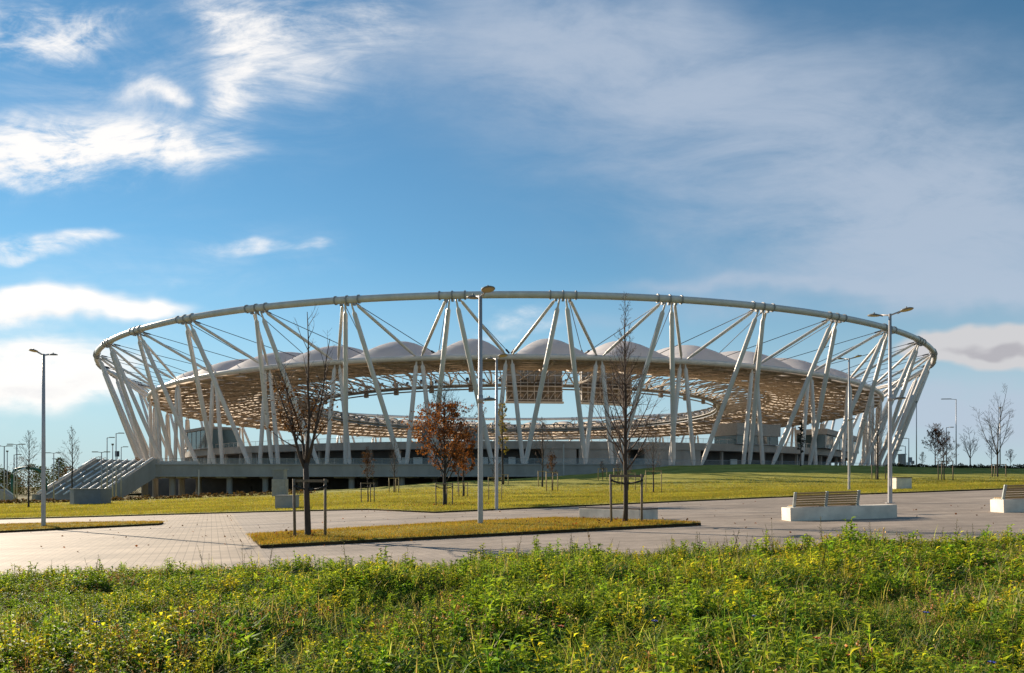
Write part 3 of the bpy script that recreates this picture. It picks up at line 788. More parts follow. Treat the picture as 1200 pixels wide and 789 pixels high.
def tree(label, p, H, seed, style='leader', crown_w=1.0, clear=.27, n1=26, n2=6, n3=3, leaves=0, cols=None, leaf_size=.1, trunk_r=None, bark='bark', twig='twig',
         lean=(0, 0), leaf_zone=(.15, .9), fall=.75, group='young trees on the lawn', nm='tree', tw=1.0, leaf_bias=None):
    rng = random.Random(seed)
    t = thing(nm, label, 'tree', p, 0, group)
    tr = trunk_r or H * .0125
    T = MB(); B = MB(); LC = LeafCloud(); tips = []
    def limb(start, d, L, r0, lv, mb, bendup=.35):
        segs = 6 if lv == 0 else 5 if lv == 1 else 4 if lv == 2 else 3
        pts = [start.copy()]; q = start.copy(); dd = d.normalized()
        for i in range(segs):
            dd = (dd + Vector((rng.gauss(0, .09), rng.gauss(0, .09), rng.gauss(.03, .05))) + Vector((0, 0, bendup / segs))).normalized()
            q = q + dd * (L / segs); pts.append(q.copy())
        rs = [max(.0028 * tw, r0 * (1 - .82 * i / segs)) for i in range(segs + 1)]
        mb.tube(pts, rs, 7 if lv == 0 else 5 if lv == 1 else 4 if lv == 2 else 3, cap=lv < 2)
        return pts, rs
    def sub(pts, rs, L, lv, n, mb):
        for i in range(n):
            f = rng.uniform(.22, .97); k = min(len(pts) - 2, int(f * (len(pts) - 1))); s = f * (len(pts) - 1) - k
            q = pts[k].lerp(pts[k + 1], s); ax = (pts[k + 1] - pts[k]).normalized()
            o = ax.orthogonal(); o.rotate(Quaternion(ax, rng.uniform(0, 6.28)))
            d = (ax * rng.uniform(.7, 1.2) + o * rng.uniform(.45, .95)).normalized()
            l2 = L * rng.uniform(.28, .55) * (1.15 - .55 * f)
            pp, rr = limb(q, d, l2, rs[k] * .55, lv, mb, .25)
            tips.append((pp, lv))
            if lv < 3: sub(pp, rr, l2, lv + 1, n3, mb)
    if style == 'leader':
        pts = []; x = y = 0.0; N_ = 14
        for i in range(N_ + 1):
            f = i / N_
            pts.append(Vector((x + lean[0] * f * H, y + lean[1] * f * H, f * H - .05)))
            x += rng.gauss(0, .006 * H / 3); y += rng.gauss(0, .006 * H / 3)
        rs = [tr * (1.25 if i == 0 else (1 - i / N_) ** .8 * .97 + .03) for i in range(N_ + 1)]
        T.tube(pts, rs, 10)
        for i in range(n1):
            f = clear + (1 - clear) * ((i + rng.uniform(0, .8)) / n1) * .97
            k = min(N_ - 1, int(f * N_)); q = pts[k].lerp(pts[k + 1], f * N_ - k)
            a = i * 2.399 + rng.uniform(-.4, .4)
            g = (f - clear) / (1 - clear)
            up = rng.uniform(.75, 1.25) + g * .5
            L = H * .36 * crown_w * ((1 - g) ** fall + .1) * rng.uniform(.75, 1.15) * (min(1, .55 + g * 3))
            d = Vector((math.cos(a), math.sin(a), up))
            pp, rr = limb(q, d, L, max(.008, min(tr * .42, rs[k] * .45)), 1, B, .5)
            tips.append((pp, 1)); sub(pp, rr, L, 2, n2, B)
    else:   # several upright stems from a short trunk
        h0 = H * clear
        top = Vector((lean[0] * h0, lean[1] * h0, h0))
        T.tube([Vector((0, 0, -.1)), Vector((0, 0, .12)), Vector(top) * .5, top], [tr * 1.35, tr * 1.08, tr * .95, tr * .9], 10)
        ns = 6
        for i in range(ns):
            a = i * 2 * math.pi / ns + rng.uniform(-.35, .35); out = (.0 if i == 0 else rng.uniform(.14, .33)) * crown_w
            st_ = top - Vector((0, 0, rng.uniform(0, .25)))
            L = (H - h0) * (1.0 if i == 0 else rng.uniform(.6, .88))
            d = Vector((math.cos(a) * out * 1.9, math.sin(a) * out * 1.9, 1)).normalized()
            pp, rr = limb(st_, d, L, tr * (.66 if i == 0 else .52), 0, T, .35)
            tips.append((pp, 1)); sub(pp, rr, L * .62, 2, n1 // ns + n2, B)
    T.build('trunk', M[bark], t, True)
    B.build('crown', M[twig], t, True)
    if leaves:
        tp = [q for q in tips]
        for i in range(leaves):
            pp, lv = rng.choice(tp); k = rng.randrange(1, len(pp)); q = pp[k]
            f = q.z / H
            if not (leaf_zone[0] < f < leaf_zone[1]): continue
            if leaf_bias and rng.random() > leaf_bias(q, H): continue
            for _ in range(2): LC.leaf(q + Vector((rng.gauss(0, .06), rng.gauss(0, .06), rng.gauss(0, .06))), leaf_size, rng, cols, .5)
        if LC.v: LC.build('foliage', M['dead_leaf'], t)
    return t
BROWN = [(.075, .038, .022), (.055, .03, .018), (.10, .05, .025)]
ORANGE = [(.22, .075, .026), (.16, .055, .022), (.27, .11, .04), (.11, .045, .02), (.20, .09, .045)]
YEL = [(.30, .24, .04), (.22, .20, .035), (.34, .22, .05)]
RED = [(.13, .05, .035), (.10, .04, .03)]

p = ground_hit(361, 632.5)
tree('bare tree with several upright stems tied to two stakes, left end of central island', p, 6.8, 11, 'stems', .95, .33, 40, 6, 3, 800, BROWN, .075, .088, lean=(-.03, 0), leaf_zone=(.45, .68),
     leaf_bias=lambda q, H: .9 if q.x < .0 else .25, tw=1.1)
stake_frame('pair of tall grey stakes with crossbar and black ties, left end of central island', p + Vector((.08, 0, 0)), .43, 1.78, 2, yaw=R(8), r=.042)
p = ground_hit(732, 616)
tree('bare tree with tall thin leader and dense rising twigs, right end of central island', p, 7.3, 23, 'leader', 1.1, .235, 50, 6, 3, 0, None, .1, .08, tw=1.0, fall=1.9)
stake_frame('pair of brown stakes with sagging black ties, right end of central island', p + Vector((.05, 0, 0)), .47, 1.62, 2, yaw=R(-4), r=.038, tie_z=1.42)

def lawn_tree(label, px, py, top, seed, frame=None, dense=1.0, **kw):
    p = ground_hit(px, py); H = zpx(top, p.y) - p.z
    far = p.y > 60
    kw.setdefault('n1', int((20 if far else 30) * dense)); kw.setdefault('n2', 4 if far else 6); kw.setdefault('n3', 2)
    kw.setdefault('tw', max(1, p.y / 26))
    tree(label, p, H, seed, **kw)
    if frame:
        lab, half_px, ftop, fresh = frame
        stake_frame(lab, p, half_px / F * p.y, zpx(ftop, p.y) - p.z, 3, fresh, tie=p.y < 60, r=max(.034, .030 * p.y / 45))
lawn_tree('young oak still full of rust-orange leaves, left of the central lamp', 521, 594.5, 452, 31, ('grey stake frame around the rust-leaved oak', 9.5, 566, False), n1=46, n2=7, n3=3, crown_w=1.5, clear=.2, fall=1.0,
          leaves=4300, cols=ORANGE, leaf_size=.12, leaf_zone=(.12, .86), leaf_bias=lambda q, H: min(1, 1.7 - 1.35 * q.z / H), trunk_r=.11, bark='bark_dark', twig='bark_dark')
lawn_tree('small rust-leaved tree right behind the larger rust-leaved oak', 543, 583.5, 495, 32, ('stake frame behind the rust-leaved oak, around the smaller rusty tree', 5, 565, True), crown_w=1.0, leaves=1500, cols=ORANGE, leaf_size=.16, leaf_zone=(.2, .85), bark='bark_dark')
lawn_tree('second small rust-leaved tree, farthest back of the three rusty ones', 537, 578.5, 512, 39, None, leaves=800, cols=ORANGE, leaf_size=.16, crown_w=.8)
lawn_tree('small brown-twigged tree left of the oak, with a compact top', 431.5, 590.5, 524, 33, ('square stake frame round the compact brown tree left of the oak', 7.5, 565.5, False), crown_w=.7, leaves=320, cols=BROWN, leaf_size=.09, clear=.42, leaf_zone=(.4, .9))
lawn_tree('thin bare tree between the compact brown tree and the oak', 462, 578.5, 511, 34, ('stake frame of the thin bare tree left of the oak', 5.5, 560, True), crown_w=.75)
lawn_tree('slim tree with sparse yellow leaves beside the second central lamp', 589.5, 568.5, 462, 35, ('thin stake frame of the yellow-leaved tree, beside the second central lamp', 6, 556, True), crown_w=.6, leaves=900, cols=YEL, leaf_size=.16, clear=.3)
lawn_tree('thin bare sapling hidden behind the pole of the second central lamp', 580.5, 588.5, 520, 41, ('stake frame astride the pole of the second central lamp', 7.5, 559, True), crown_w=.45)
lawn_tree('tall dark bare tree in front of the solid grey bowl wall', 635.5, 571.5, 490, 36, ('stake frame of the tall dark tree before the grey bowl wall', 4.5, 552, True), crown_w=.85, bark='bark_dark')
lawn_tree('short brown-twigged tree in a pale frame before the grey bowl wall', 647, 576.5, 529, 37, ('pale three-post frame round the short brown-twigged tree', 6.5, 553, True), crown_w=.75, leaves=500, cols=BROWN, leaf_size=.09, clear=.4)
lawn_tree('tiny bare tree farthest back left of the twiggy leader tree', 706, 563, 540, 38, ('farthest small stake frame left of the twiggy leader tree', 5, 549, True))
lawn_tree('small bare tree partly hidden by the twiggy leader tree', 736, 576, 528, 40, ('pale frame partly hidden by the twiggy leader tree', 8, 554, True), crown_w=.8)
lawn_tree('little bare tree just left behind the trunk of the leader tree', 724, 569, 534, 42, ('short stake frame just left behind the leader tree', 4.5, 549, True), crown_w=.7)
lawn_tree('bare spreading tree in a pale square frame right of the leader tree', 765.5, 579, 503, 43, ('pale square frame right of the leader tree', 9, 551.5, True), crown_w=1.1)
lawn_tree('dark narrow tree on the mound beside the right glass lounge', 938.5, 547, 490, 44, None, crown_w=.45, bark='bark_dark', twig='bark_dark', leaves=500, cols=[(.035, .03, .022)], leaf_size=.2)
lawn_tree('bare spreading tree between the two right plaza lamps', 1028.5, 563, 476, 45, ('stake frame of the bare tree between the right plaza lamps', 8, 545, False), crown_w=1.1, clear=.3, bark='bark_dark')
lawn_tree('reddish round-headed tree on the right, left one of the pair', 1096, 548.5, 498, 46, None, crown_w=1.35, n1=30, n2=6, leaves=1700, cols=RED, leaf_size=.16, bark='bark_dark')
lawn_tree('staked reddish tree on the right, right one of the pair', 1106.5, 564, 508, 47, ('pale stake frame round the right reddish tree', 8.5, 540, False), crown_w=1.2, n1=30, n2=6, leaves=800, cols=RED, leaf_size=.12, bark='bark_dark')
lawn_tree('largest bare tree near the right edge, with upswept limbs', 1169, 559.5, 453, 48, ('pale stake frame round the largest right-hand bare tree', 8, 544, False), style='stems', crown_w=1.15, clear=.25, bark='bark_dark', twig='bark_dark', n1=48, n2=7, n3=3, trunk_r=.12)
lawn_tree('pale bare tree on the right skyline between the tall lamp and the largest tree', 1137, 549, 498, 49, None, style='stems', crown_w=1.1, clear=.25, n1=40, n2=6, twig='twig_pale')
lawn_tree('small bare tree close left behind the largest right-hand tree', 1162, 549, 512, 50, None, crown_w=1.1, bark='bark_dark')
lawn_tree('little dark twiggy tree at the far right skyline', 1184, 549.5, 527, 51, None, crown_w=1.2, bark='bark_dark')
lawn_tree('faint small bare tree on the skyline just right of the headless mast', 1081, 548.8, 530, 55, None, crown_w=1.2, twig='twig_pale')
lawn_tree('slim dark-trunked tree with thin side twigs left of the big left lamp', 33.5, 596.5, 505, 52, None, crown_w=.75, clear=.45, n1=26, n2=4, n3=1, bark='bark_dark', twig='bark_dark')
lawn_tree('bare pale-topped tree before the left part of the staircase', 85, 588, 500, 53, None, crown_w=.72, clear=.35, n1=26, twig='twig_pale', bark='bark_dark')

# ------------------------------------------------------------------ far background
def mass(name, label, spots, seed, cols, size, n):
    rng = random.Random(seed); LC = LeafCloud()
    for (px, d, w, h) in spots:
        c = at(px, d)
        for i in range(n):
            a = rng.uniform(0, 6.28); q = rng.random() ** .5; zz = rng.random()
            rr = w * q * math.sqrt(max(0, 1 - (zz * 1.0) ** 2.2)) * rng.uniform(.75, 1.1)
            LC.leaf((c.x + math.cos(a) * rr, c.y + math.sin(a) * rr, c.z + zz * h), size, rng, cols)
    o = LC.build(name, M['dead_leaf'], None)
    return tag(o, label, 'trees' if 'wood' in name else 'shrubs', None, 'stuff')
rng = random.Random(5)
sp_w = [(rng.uniform(-60, 150), rng.uniform(230, 330), rng.uniform(4, 8), rng.uniform(7, 12.5)) for _ in range(34)]
mass('far_wood', 'dark mixed wood far off behind the left lawn', sp_w[:24], 6, [(.035, .05, .02), (.05, .045, .025), (.03, .055, .03)], .5, 1100)
mass('far_wood_edge', 'reddish brown bare thicket edging the far left wood', sp_w[24:] + [(82, 200, 4, 8), (112, 240, 6, 9), (160, 230, 5, 11)], 7, [(.10, .06, .04), (.07, .045, .035)], .3, 900)
sp_s = []
for i in range(70):
    px = -20 + i * 5.6 + rng.uniform(-2, 2)
    g = ground_hit(px, float(np.interp(px, [-20, 100, 330, 400], [592, 589, 580.5, 577])))
    sp_s.append((px, g.y + rng.uniform(-1, 1), rng.uniform(.5, 1.1), rng.uniform(.35, .85)))
mass('shrub_border', 'low brown shrub border along the far edge of the left lawn', sp_s, 8, [(.09, .055, .03), (.06, .05, .02), (.12, .07, .04)], .22, 90)
sp_s = [(1042 + i * 3.4 + rng.uniform(-1, 1), 152 + rng.uniform(-2, 6), rng.uniform(.8, 1.8), rng.uniform(.35, .9)) for i in range(60)]
mass('skyline_hedge', 'low dark weedy hedge along the right skyline', sp_s, 9, [(.045, .05, .02), (.07, .055, .03)], .3, 80)
# footbridge-like green arch and neighbours on the far left
def arch():
    d = 150.0; p = at(34, d)
    t = thing('arch', 'curved green steel arch at the far left before the wood', 'arch', p)
    pts = [((x - 34) / F * d, 0, zpx(y, d) - p.z) for x, y in ((14, 560), (17, 551), (22, 549.3), (30, 548.6), (38, 549), (45, 551), (50, 555), (53, 562), (54, 575))]
    m = MB(); m.tube(pts, .28, 8); m.build('rib', M['green_steel'], t, True)
    m = MB(); m.tube([(pts[0][0], 0, 0), pts[0]], .2, 8); m.build('leg', M['green_steel'], t, True)
    m = MB(); m.tube([((18 - 34) / F * d, -.6, zpx(556, d) - p.z), ((32 - 34) / F * d, -.6, zpx(549, d) - p.z)], .2, 6); m.build('rail', M['white_paint'], t, True)
arch()
def ramp():
    d = 140.0; p = at(8, d)
    t = thing('ramp', 'sloping pale ramp wall at the far left edge', 'ramp', p)
    m = MB(); L = 9 / F * d
    m.add([(-L, 0, -.3), (L, 0, -.3), (L, 0, .3), (-L, 0, 2.4), (-L, 1.5, -.3), (L, 1.5, -.3), (L, 1.5, .3), (-L, 1.5, 2.4)], [(0, 1, 2, 3), (7, 6, 5, 4), (3, 2, 6, 7), (1, 5, 6, 2), (0, 3, 7, 4)])
    m.build('wall', M['concrete_box'], t)
    m = MB(); m.tube([(-L, 0, 3.3), (L, 0, 1.2)], .1, 6); m.build('handrail', M['white_paint'], t)
ramp()
def kiosk():
    d = 165.0; p = at(1057, d); k = d / F; z = lambda y: zpx(y, d) - p.z
    t = thing('kiosk', 'small grey kiosk on the right skyline near the ring foot', 'kiosk', p)
    m = MB(); m.box((0, 0, z(533) / 2), (5 * k, 1.6, z(533))); m.build('wall', M['concrete_box'], t)
    m = MB(); m.box((0, 0, z(533) + .08), (5.6 * k, 2.0, .16)); m.build('roof', M['steel_grey'], t)
    p = at(1066.5, d); t = thing('sign_board', 'grey double sign board on a post, right of the kiosk', 'sign', p)
    m = MB(); m.box((0, 0, z(539)), (4.6 * k, .15, 6 * k)); m.build('board', M['steel_grey'], t)
    m = MB(); m.box((4.2 * k, .4, z(542)), (3.6 * k, .15, 4 * k)); m.build('board', M['concrete_box'], t)
    m = MB(); m.tube([(0, .15, -.3), (0, .15, z(538))], .1, 6); m.build('post', M['lamp_pole'], t)
    p = at(1064.5, d - 4); m = MB(); m.tube([(0, 0, -.2), (0, 0, 1.2)], .42, 12); m.tube([(0, 0, 1.2), (0, 0, 1.3)], [.46, .4], 12)
    tag(m.build('bollard', M['white_paint'], loc=p), 'stout white bollard below the sign board on the right skyline', 'bollard')
kiosk()
def sky_sign():
    d = 205.0; p = at(137.3, d); zc = zpx(532, d) - p.z
    t = thing('sign_board', 'small dark sign board raised above the stair top', 'sign', p)
    m = MB(); m.box((0, 0, zc), (5 * d / F, .15, 6.5 * d / F)); m.build('board', M['cable'], t)
    m = MB(); m.tube([(0, .15, -.3), (0, .15, zc)], .08, 6); m.build('post', M['lamp_pole'], t)
sky_sign()

# ------------------------------------------------------------------ vegetation made with numpy
def tint_mesh(name, V, T, Cc, mat):
    me = bpy.data.meshes.new(name)
    nv, nt = len(V), len(T)
    me.vertices.add(nv); me.vertices.foreach_set('co', V.astype(np.float32).ravel())
    me.loops.add(nt * 3); me.loops.foreach_set('vertex_index', T.astype(np.int32).ravel())
    me.polygons.add(nt); me.polygons.foreach_set('loop_start', np.arange(0, nt * 3, 3, dtype=np.int32))
    me.update(calc_edges=True); me.validate()
    a = me.color_attributes.new('tint', 'FLOAT_COLOR', 'POINT')
    cc = np.ones((nv, 4), np.float32); cc[:, :3] = Cc; a.data.foreach_set('color', cc.ravel())
    me.materials.append(mat)
    o = bpy.data.objects.new(name, me); C.objects.link(o); return o
class Proto:
    def __init__(s): s.v = []; s.t = []; s.c = []
    def tri(s, pts, tris, col):
        o = len(s.v); s.v += [tuple(p) for p in pts]; s.t += [tuple(i + o for i in t) for t in tris]; s.c += [col] * len(pts)
    def blade(s, base, ang, L, w, bend, col, segs=3, up=1.0):
        h = Vector((math.cos(ang), math.sin(ang), 0)); side = Vector((-h.y, h.x, 0)); pts = []
        for i in range(segs):
            f = i / segs; p = Vector(base) + h * (L * bend * f * f) + Vector((0, 0, L * up * (f - .35 * bend * f * f)))
            ww = w * (1 - f * .55) * .5; pts += [p - side * ww, p + side * ww]
        p = Vector(base) + h * (L * bend) + Vector((0, 0, L * up * (1 - .35 * bend))); pts.append(p)
        tr = []
        for i in range(segs - 1): a = 2 * i; tr += [(a, a + 1, a + 3), (a, a + 3, a + 2)]
        a = 2 * (segs - 1); tr.append((a, a + 1, a + 2)); s.tri(pts, tr, col)
    def leaf(s, base, d, L, w, col, rng, fold=.18, droop=.25):
        d = Vector(d).normalized(); n = Vector((0, 0, 1)) - d * d.z
        if n.length < .05: n = Vector((rng.gauss(0, 1), rng.gauss(0, 1), 0))
        n.normalize(); side = d.cross(n); b = Vector(base)
        m1 = b + d * L * .45; tip = b + d * L - n * L * droop
        s.tri([b, m1 + side * w * .5 + n * L * fold, m1, m1 - side * w * .5 + n * L * fold, tip], [(0, 2, 1), (0, 3, 2), (1, 2, 4), (2, 3, 4)], col)
    def stem(s, a, b, r, col):
        a, b = Vector(a), Vector(b); ax = (b - a).normalized(); o = ax.orthogonal(); q = ax.cross(o)
        pts = []
        for p, rr in ((a, r), (b, r * .6)):
            for k in range(3): an = k * 2.094; pts.append(p + (o * math.cos(an) + q * math.sin(an)) * rr)
        s.tri(pts, [(0, 1, 4), (0, 4, 3), (1, 2, 5), (1, 5, 4), (2, 0, 3), (2, 3, 5)], col)
    def blob(s, c, r, col):
        c = Vector(c); s.tri([c + Vector(v) * r for v in ((1, 0, 0), (-.5, .87, 0), (-.5, -.87, 0), (0, 0, 1.1), (0, 0, -.9))], [(0, 1, 3), (1, 2, 3), (2, 0, 3), (1, 0, 4), (2, 1, 4), (0, 2, 4)], col)
    def arr(s): return np.array(s.v, np.float32), np.array(s.t, np.int32), np.array(s.c, np.float32)
def jit(c, rng, k=.2): q = rng.uniform(1 - k, 1 + k); return tuple(x * q * rng.uniform(.93, 1.07) for x in c)
G1, G2, G3, G4 = (.10, .205, .026), (.24, .345, .042), (.45, .455, .045), (.05, .12, .021)
DRY, PALE, RUST = (.38, .29, .14), (.62, .52, .38), (.32, .13, .035)
def protos():
    out = {}
    rng = random.Random(77)
    def mk(kind, n, fn): out[kind] = [fn(random.Random(rng.random())) for _ in range(n)]
    def grass(r):
        p = Proto()
        for i in range(16):
            p.blade((r.gauss(0, .035), r.gauss(0, .035), 0), r.uniform(0, 6.28), r.uniform(.16, .40), r.uniform(.006, .012), r.uniform(.15, .8), jit((.19, .26, .05) if r.random() < .7 else (.38, .34, .16), r, .3))
        return p
    def straw(r):      # pale bent blades
        p = Proto()
        for i in range(9):
            p.blade((r.gauss(0, .05), r.gauss(0, .05), 0), r.uniform(0, 6.28), r.uniform(.2, .42), r.uniform(.006, .012), r.uniform(.3, 1.3), jit((.50, .47, .30) if r.random() < .6 else (.30, .36, .12), r, .25), 4)
        return p
    def weed(r):       # leafy upright herb
        p = Proto(); 
        for s in range(r.randrange(2, 4)):
            h = r.uniform(.20, .42); tx, ty = r.gauss(0, .07), r.gauss(0, .07); bx, by = r.gauss(0, .03), r.gauss(0, .03)
            p.stem((bx, by, 0), (bx + tx, by + ty, h), .004, jit(G2, r))
            n = r.randrange(11, 17)
            for i in range(n):
                f = .15 + .85 * i / n; a = i * 2.4 + r.uniform(-.3, .3); L = r.uniform(.06, .11) * (1.25 - .55 * f)
                p.leaf((bx + tx * f, by + ty * f, h * f), (math.cos(a), math.sin(a), r.uniform(.1, .9)), L, L * r.uniform(.38, .6), jit(G1 if f < .5 else G2, r, .3), r)
        return p
    def yellow(r):     # yellow-green mustard-like tops
        p = Proto()
        for s in range(r.randrange(2, 4)):
            h = r.uniform(.22, .40); tx, ty = r.gauss(0, .09), r.gauss(0, .09); bx, by = r.gauss(0, .04), r.gauss(0, .04)
            p.stem((bx, by, 0), (bx + tx, by + ty, h), .0035, jit(G3, r))
            for i in range(16):
                f = .3 + .7 * i / 16; a = i * 2.4; L = r.uniform(.035, .07)
                p.leaf((bx + tx * f + r.gauss(0, .02), by + ty * f + r.gauss(0, .02), h * f), (math.cos(a), math.sin(a), r.uniform(.2, 1.2)), L, L * .55, jit(G3 if r.random() < .7 else G2, r, .3), r)
        return p
    def broad(r):      # rosette of long broad leaves
        p = Proto()
        for i in range(11):
            a = i * 2.4; L = r.uniform(.13, .26); e = r.uniform(.5, 1.6)
            p.leaf((0, 0, .03), (math.cos(a), math.sin(a), e), L, L * r.uniform(.26, .42), jit(G1 if r.random() < .6 else G2, r, .3), r, .1, r.uniform(.1, .45))
        return p
    def low(r):        # low clover-like cover
        p = Proto()
        for i in range(34):
            a = r.uniform(0, 6.28); q = r.random() ** .5 * .16; L = r.uniform(.02, .045)
            p.leaf((math.cos(a) * q, math.sin(a) * q, r.uniform(.03, .17)), (r.gauss(0, 1), r.gauss(0, 1), r.uniform(-.1, .7)), L, L * .7, jit(G4 if r.random() < .45 else G1 if r.random() < .6 else G2, r, .3), r)
        return p
    def dry(r):        # dried seed heads
        p = Proto()
        for s in range(9):
            h = r.uniform(.14, .32); tx, ty = r.gauss(0, .10), r.gauss(0, .10); bx, by = r.gauss(0, .04), r.gauss(0, .04)
            p.stem((bx, by, 0), (bx + tx, by + ty, h), .0028, jit(DRY, r))
            for k in range(3): p.blob((bx + tx + r.gauss(0, .012), by + ty + r.gauss(0, .012), h - k * .02), r.uniform(.006, .011), jit(PALE if r.random() < .6 else DRY, r, .25))
            p.leaf((bx + tx * .6, by + ty * .6, h * .6), (r.gauss(0, 1), r.gauss(0, 1), .4), .04, .014, jit(DRY, r), r)
        return p
    def rust(r):       # small yellowing / rusty leaves
        p = Proto()
        for i in range(30):
            a = r.uniform(0, 6.28); q = r.random() ** .5 * .15; L = r.uniform(.02, .045)
            p.leaf((math.cos(a) * q, math.sin(a) * q, r.uniform(.04, .24)), (r.gauss(0, 1), r.gauss(0, 1), r.uniform(0, .9)), L, L * .6, jit((.50, .40, .04) if r.random() < .5 else RUST if r.random() < .45 else (.42, .22, .06), r, .25), r)
        return p
    def stalk(r):      # tall thin stalks that break the skyline
        p = Proto()
        for s in range(2):
            h = r.uniform(.42, .72); tx, ty = r.gauss(0, .10), r.gauss(0, .10); bx, by = r.gauss(0, .03), r.gauss(0, .03)
            p.stem((bx, by, 0), (bx + tx, by + ty, h), .003, jit((.12, .12, .04), r))
            for i in range(9):
                f = .45 + .55 * i / 9; a = r.uniform(0, 6.28); L = r.uniform(.02, .045)
                p.leaf((bx + tx * f, by + ty * f, h * f), (math.cos(a), math.sin(a), .9), L, L * .35, jit((.14, .13, .04), r), r)
                if r.random() < .5: p.blob((bx + tx * f + math.cos(a) * .03, by + ty * f + math.sin(a) * .03, h * f + .03), .007, jit((.12, .09, .045), r))
        return p
    for k, n, fn in (('grass', 7, grass), ('straw', 6, straw), ('weed', 8, weed), ('yellow', 7, yellow), ('broad', 6, broad), ('low', 7, low), ('dry', 6, dry), ('rust', 5, rust), ('stalk', 6, stalk)): mk(k, n, fn)
    return {k: [p.arr() for p in v] for k, v in out.items()}
def lf_noise(x, y, seed, scale):
    r = np.random.RandomState(seed); z = np.zeros_like(x)
    for i in range(9):
        a = r.uniform(0, 6.28); k = scale * r.uniform(.5, 2.2); z += np.sin((x * math.cos(a) + y * math.sin(a)) * k + r.uniform(0, 6.28)) / 3
    return z
gzv = lambda x, y: -1.37 + .032 * (np.clip(x, -34, 34) + 1.2) + .012 * (np.clip(y, -5, 45) - 25.5)
def scatter(plan, arrs, rs):
    """plan: list of (kind, xs, ys, scale, colour multiplier)"""
    VV, TT, CC = [], [], []; off = 0
    for kind, xs, ys, scl, mul in plan:
        ids = rs.randint(0, len(arrs[kind]), len(xs))
        for k, (v, t, c) in enumerate(arrs[kind]):
            s = np.where(ids == k)[0]
            if not len(s): continue
            a = rs.uniform(0, 6.28, len(s)); ca, sa = np.cos(a), np.sin(a); sc_ = scl[s]
            X = (v[None, :, 0] * ca[:, None] - v[None, :, 1] * sa[:, None]) * sc_[:, None] + xs[s][:, None]
            Y = (v[None, :, 0] * sa[:, None] + v[None, :, 1] * ca[:, None]) * sc_[:, None] + ys[s][:, None]
            Z = v[None, :, 2] * sc_[:, None] * rs.uniform(.8, 1.2, (len(s), 1)) + gzv(xs[s], ys[s])[:, None] + .005
            n = len(v); VV.append(np.stack([X, Y, Z], -1).reshape(-1, 3))
            TT.append((t[None] + (np.arange(len(s)) * n)[:, None, None] + off).reshape(-1, 3)); off += n * len(s)
            CC.append((c[None] * mul[s][:, None, :]).reshape(-1, 3))
    return np.concatenate(VV), np.concatenate(TT), np.concatenate(CC)
def meadow():
    rs = np.random.RandomState(4); arrs = protos(); plan = []
    Y0, Y1 = 3.2, 14.1
    def pts(n):
        y = Y0 + (Y1 - Y0) * rs.uniform(0, 1, n * 3) ** .85; x = rs.uniform(-1, 1, n * 3) * 15.5; n = int(n * 1.22)
        k = np.abs(x) < .74 * y + 5.0; 
        edge = y < 13.75 + .35 * lf_noise(x, y * 0, 3, 1.3)
        k &= edge
        x, y = x[k][:n], y[k][:n]; return x, y
    A = lambda x, y: lf_noise(x, y, 21, 1.1); B_ = lambda x, y: lf_noise(x, y, 22, 1.6); D_ = lambda x, y: lf_noise(x, y, 23, .9); Hn = lambda x, y: lf_noise(x, y, 24, 1.3)
    def add(kind, n, w, smin, smax, hue=.1):
        x, y = pts(n); p = np.clip(w(x, y), 0, 1); k = rs.uniform(0, 1, len(x)) < p; x, y = x[k], y[k]
        h = np.clip(.95 + .24 * Hn(x, y) + .16 * lf_noise(x, y, 31, 4.0), .5, 1.4) * np.clip(1 + .022 * x, .75, 1.1)
        s = rs.uniform(smin, smax, len(x)) * h
        m = np.stack([rs.uniform(1 - hue, 1 + hue, len(x)) for _ in range(3)], -1) * rs.uniform(.75, 1.2, (len(x), 1))
        plan.append((kind, x, y, s, m))
    right = lambda x, y: np.clip(.5 + x / np.maximum(y, 1) * .9, 0, 1)
    add('low', 14000, lambda x, y: .85 + 0 * x, .8, 1.5)
    add('weed', 6500, lambda x, y: .45 + .4 * A(x, y), .6, 1.15)
    add('yellow', 5500, lambda x, y: .42 + .55 * B_(x, y), .6, 1.05)
    add('broad', 3600, lambda x, y: .4 - .5 * A(x, y) + .35 * (y < 6.5), .6, 1.25)
    add('grass', 11000, lambda x, y: .3 + .35 * D_(x, y) + .5 * right(x, y), .6, 1.15)
    add('straw', 3000, lambda x, y: .1 + .3 * D_(x, y) + .6 * right(x, y), .6, 1.1)
    add('dry', 3600, lambda x, y: .15 + .7 * (D_(x, y) < -.45) + .1 * right(x, y) , .6, 1.05)
    add('rust', 2600, lambda x, y: .06 + .6 * (B_(x, y) < -.55) + .5 * ((x < -2.5) & (y < 6.0)) + .7 * ((x > 4.5) & (y > 13.0)), .7, 1.1)
    add('stalk', 260, lambda x, y: .25 + .5 * (y > 12.6), .65, 1.1)
    add('weed', 900, lambda x, y: 1.0 * (y > 12.9) * (x < 1.5) * (x > -4), .75, 1.2)
    add('stalk', 260, lambda x, y: 1.0 * (y > 12.9) * (x > 1.5), .7, 1.0)
    V, T, Cc = scatter(plan, arrs, rs)
    o = tint_mesh('meadow', V, T, Cc, M['leaf'])
    tag(o, 'rank green wildflower meadow with dry seed heads filling the foreground', 'meadow', None, 'stuff')
    print('meadow tris', len(T))
meadow()
def inside(x, y, poly):
    k = np.zeros_like(x, bool); n = len(poly)
    for i in range(n):
        (x1, y1), (x2, y2) = poly[i], poly[(i + 1) % n]
        k ^= ((y1 > y) != (y2 > y)) & (x < (x2 - x1) * (y - y1) / (y2 - y1 + 1e-9) + x1)
    return k
